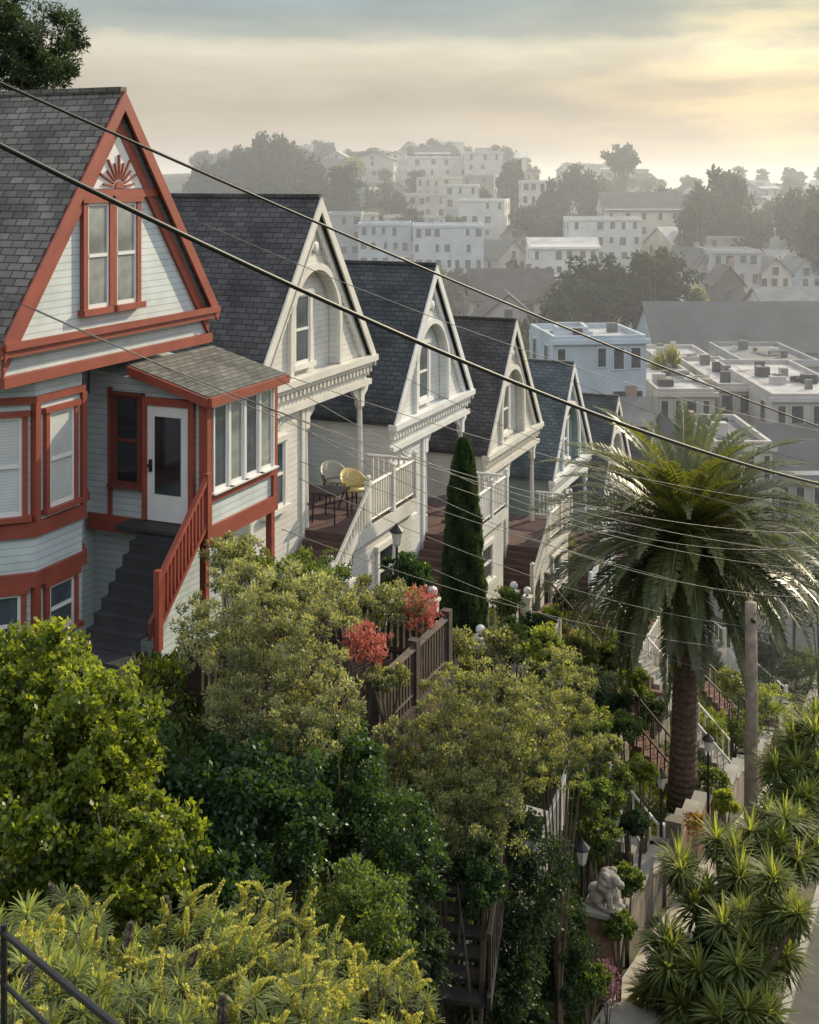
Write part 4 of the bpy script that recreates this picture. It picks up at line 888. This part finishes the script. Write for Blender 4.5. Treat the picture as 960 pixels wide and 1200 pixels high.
hb(420,482,262,228,12,'pale blue apartment block with rows of windows',BW,rfm[2],floors=4,cols=5); hb(484,567,264,226,12,'white apartment block with rows of windows',(.52,.57,.62),rfm[2],floors=4,cols=7)
hb(384,424,250,235,10,'grey stucco apartment building on the slope',(.36,.38,.40),rfm[1],floors=4,cols=3)
hb(543,597,234,262,10,'tall white stucco apartment house',W,rfm[1],floors=5,cols=4,rot=-.2)
hb(612,640,212,280,9,'white house with flat roof among trees',W,rfm[1],floors=3,cols=3)
hb(622,702,280,222,10,'white low apartment building with flat roof',W,rfm[2],floors=2,cols=6,kind='gable',ridge='x',rh=1.5)
hb(668,752,256,232,10,'white two-storey building with many windows',W,rfm[1],floors=3,cols=6)
hb(708,802,226,250,12,'cream house with grey pitched roof and dormers',CR,rfm[0],name='house',kind='gable',rh=3.5,floors=2,cols=5,ridge='x')
hb(800,836,292,190,9,'white gabled house with dark roof',W,rfm[0],name='house',kind='gable',ridge='y',rh=3,floors=2,cols=2,rot=.4)
hb(834,892,294,186,9,'grey Victorian with flat cornice',(.42,.42,.43),rfm[1],name='house',floors=3,cols=4)
hb(838,872,312,172,6,'dark gabled house on the slope',(.14,.12,.12),rfm[3],name='house',kind='gable',ridge='y',rh=2.6,floors=2,cols=1)
hb(890,928,302,186,9,'cream gabled Victorian house',CR,rfm[1],name='house',kind='gable',ridge='y',rh=2.5,floors=2,cols=3); hb(928,962,303,188,9,'pale blue gabled Victorian house',BW,rfm[1],name='house',kind='gable',ridge='y',rh=2.5,floors=2,cols=3)
hb(896,1000,340,160,9,'pale town house with low pitched roof',(.52,.52,.52),rfm[1],name='house',floors=2,cols=5,kind='gable',ridge='x',rh=2)
hb(552,650,318,172,9,'house with broad dark brown pitched roof',(.42,.38,.33),rfm[3],name='house',kind='gable',ridge='x',rh=4,floors=1,cols=5)
hb(632,706,404,95,8,'grey flat-roofed town building behind the row',(.42,.44,.46),rfm[2],floors=2,cols=4)
hb(560,632,345,140,8,'small gabled house with brown roof',(.46,.42,.38),rfm[3],name='house',kind='gable',ridge='y',rh=3,floors=1,cols=3)
swm=plain('skylight_metal',(.85,.85,.83),.18,.05,3,0,1.0)
# skylight tilt chosen as ordinary low lean-to lights facing back up the slope
for k,(x,Y,yt) in enumerate([(788,92,458),(812,92,458),(925,92,464),(950,92,464),(868,97,452),(980,92,464),(890,95,452),(800,110,428),(830,110,428),(900,112,424)]):
    X=(x-480)/F*Y; zt=-(yt-210)/F*{458:86,464:84,452:90,428:104,424:106}[yt]
    m=MB(); m.pxx([(-1.1,0),(1.1,0),(1.1,.12),(-1.1,.45)],-.8,.8,swm); m.obj('skylight',None,(X,Y,zt-.18),.35,label='shiny metal-framed rooftop skylight on a flat roof',category='skylight',group='rooftop skylights')
# random fill
rr=random.Random(42); cols_=[(.60,.60,.58),(.50,.48,.44),(.38,.43,.48),(.34,.32,.30),(.60,.58,.54),(.44,.35,.30),(.30,.33,.36),(.56,.53,.45)]
tree_spots=[]; cnt=0
hand=[(o.location.x,o.location.y) for o in scene.objects if o.parent is None and o.get('category') in('building','house')]
for Yr in [132,148,163,178,193,208,224,240,256,272,290,308,328,350,372,395,418,440]:
    xmin=.02 if Yr<170 else (-.10 if Yr<300 else -.19); X=xmin*Yr
    while X<.36*Yr:
        w_=rr.uniform(5.5,9.5); X+=w_+rr.uniform(.5,5)
        Y=Yr+rr.uniform(-5,5)
        if any(abs(X-a)<10 and abs(Y-b)<12 for a,b in hand): continue
        q=rr.random()
        left=(X/Y<0 and Yr>240)
        if q<(.66 if left else .45): tree_spots.append((X-w_/2,Y+rr.uniform(-3,3))); continue
        g=tz(X,Y); H=rr.uniform(5.5,10) if Yr>180 else rr.uniform(4.5,7)
        if X/Y>.2 and Yr>380: continue
        gab=rr.random()<.7
        fbuild('house','gabled hillside house with dark roof' if gab else 'small flat-roofed stucco house on the hazy hillside',X,Y,g+H,w_*rr.choice([1,1,1.4]),rr.uniform(7,11),rr.choice([0,.15,-.25,.4,-.1,.6]),rr.choice(cols_),rr.choice(rfm[:4]),kind='gable' if gab else 'flat',ridge=rr.choice('xyy'),floors=2,cols=rr.choice([2,3]),group='houses on the far hillside',rh=rr.uniform(1.8,3.4),clutter=rr.choice([0,1,2])); cnt+=1
fd=[leafmat('far_leaf_dark',(.010,.020,.013),(.038,.056,.028),.25,.6),leafmat('far_leaf_green',(.025,.045,.02),(.09,.115,.042),.3,.6),leafmat('far_leaf_yellow',(.06,.08,.02),(.20,.20,.06),.35,.6)]
var=[]
for i in range(6):
    r=[(3,3,2.3),(2.6,2.6,3),(3.4,3.2,2),(2.4,2.4,3.2),(3,3,2.5),(2.8,2.8,2.2)][i]
    V,T=cloud(3200,r,44,.25,.48,.28,300+i); V=V+np.array([0,0,4.6])
    o=npmesh('crown',V,T,fd[[0,0,1,0,0,2][i]]); crown=o.data; bpy.data.objects.remove(o)
    m=MB(); m.tube([(0,0,-1),(0,0,2),(.1,.1,5)],[.35,.28,.12],bark,7)
    for a in range(4): m.tube([(0,0,2+a*.3),(math.cos(a*1.7)*1,math.sin(a*1.7)*1,4),(math.cos(a*1.7)*1.9,math.sin(a*1.7)*1.9,5.3)],[.15,.1,.04],bark,5)
    o=m.obj('trunk'); tk=o.data; bpy.data.objects.remove(o); var.append((crown,tk))
def ftree(X,Y,s,v,label,zs=1,zoff=0):
    e=empty('tree',(X,Y,tz(X,Y)+zoff),random.random()*6,label=label,category='tree',group='trees scattered over the far hillside'); e.scale=(s,s,s*zs)
    for nm,d_ in (('crown',var[v][0]),('trunk',var[v][1])):
        c=bpy.data.objects.new(nm,d_); c.parent=e; COL.objects.link(c)
labs=['dark evergreen tree on the hillside','dark evergreen tree on the hillside','leafy green tree between houses','dark upright tree between houses','dark broad tree between houses','yellow-green tree between houses']
for X,Y in tree_spots:
    v=rr.choice([0,1,2,3,4,4,0,5]); ftree(X,Y,rr.uniform(.8,1.5),v,labs[v])
for k in range(85):
    Y=rr.uniform(160,430); X=Y*rr.uniform(-.14,.34); v=rr.choice([0,1,2,3,4]); 
    if any(abs(X-a)<7 and -14<(Y-b)<6 for a,b in hand): continue
    ftree(X,Y,rr.uniform(.7,1.3),v,labs[v])
def tt(x,ytop,Y,s,v,label,zs=1):
    X=(x-480)/F*Y; zt=-(ytop-210)/F*Y; base=tz(X,Y); h=(zt-base)/(7.3*s)
    ftree(X,Y,s,v,label,max(.5,h))
for a in [(285,165,300,1.9,0),(315,148,300,2.4,0),(335,160,305,2.1,4),(365,180,280,1.9,4),(400,190,270,1.8,3),(440,172,400,2.4,4),(465,185,400,1.8,0),(508,163,420,1.1,1),(375,175,380,2,0),(410,182,350,1.9,5),(600,185,300,1.6,3),(585,168,420,1.8,0),(680,188,290,1.9,4),(650,205,270,1.3,0),(845,190,240,2.2,0),(825,215,230,1.7,0),(870,232,225,1.8,4),(945,210,220,2.0,0),(960,245,190,1.7,1),(915,225,270,1.5,4),(620,235,250,1.6,0),(590,355,150,1.2,4),(625,350,140,1.3,2),(570,350,150,1.1,0),(650,345,135,1.0,3),(790,395,98,.55,5),(775,402,97,.45,5),(615,405,100,.5,5),(820,330,160,.9,5),(345,200,270,1.8,4),(240,185,300,1.9,4),(265,180,300,1.8,0),(505,300,190,.9,2),(450,310,190,.9,3),(700,235,262,1.4,0),(660,240,255,1.3,4),(640,225,262,1.3,0),(780,215,280,1.5,0),(810,240,215,1.2,1),(420,212,290,1.7,0),(460,222,280,1.6,4),(390,222,280,1.6,0),(440,238,262,1.4,2),(310,190,275,1.9,0),(480,240,255,1.3,0),(855,470,78,.5,2),(940,500,76,.6,0),(700,470,84,.5,2),(600,300,185,1.0,4),(530,250,255,1.1,0),(770,300,178,1.0,0)]:
    tt(*a[:5],labs[a[4]])
P_('tree','umbrella-shaped windswept cypress standing alone on the ridge','tree',730,186,330,(6,5,4.2),fd[0],n=4200,k=44,sub=.22,L=.8,W=.5,seed=51,stems=7,part='crown',stempart='trunk',thick=.6,stemmat=bark)
P_('tree','large dense dark green tree standing above the valley roofs','tree',700,348,150,(6.8,5.5,5.4),fd[0],n=12000,k=90,sub=.21,L=.5,W=.32,seed=52,stems=7,part='crown',stempart='trunk',thick=.4,stemmat=bark)
P_('tree','large dense dark green tree beside the long hall','tree',765,338,152,(6.2,5,5.8),fd[0],n=12000,k=90,sub=.21,L=.5,W=.32,seed=53,stems=7,part='crown',stempart='trunk',thick=.4,stemmat=bark)
print('houses',cnt,'objects',len(scene.objects))
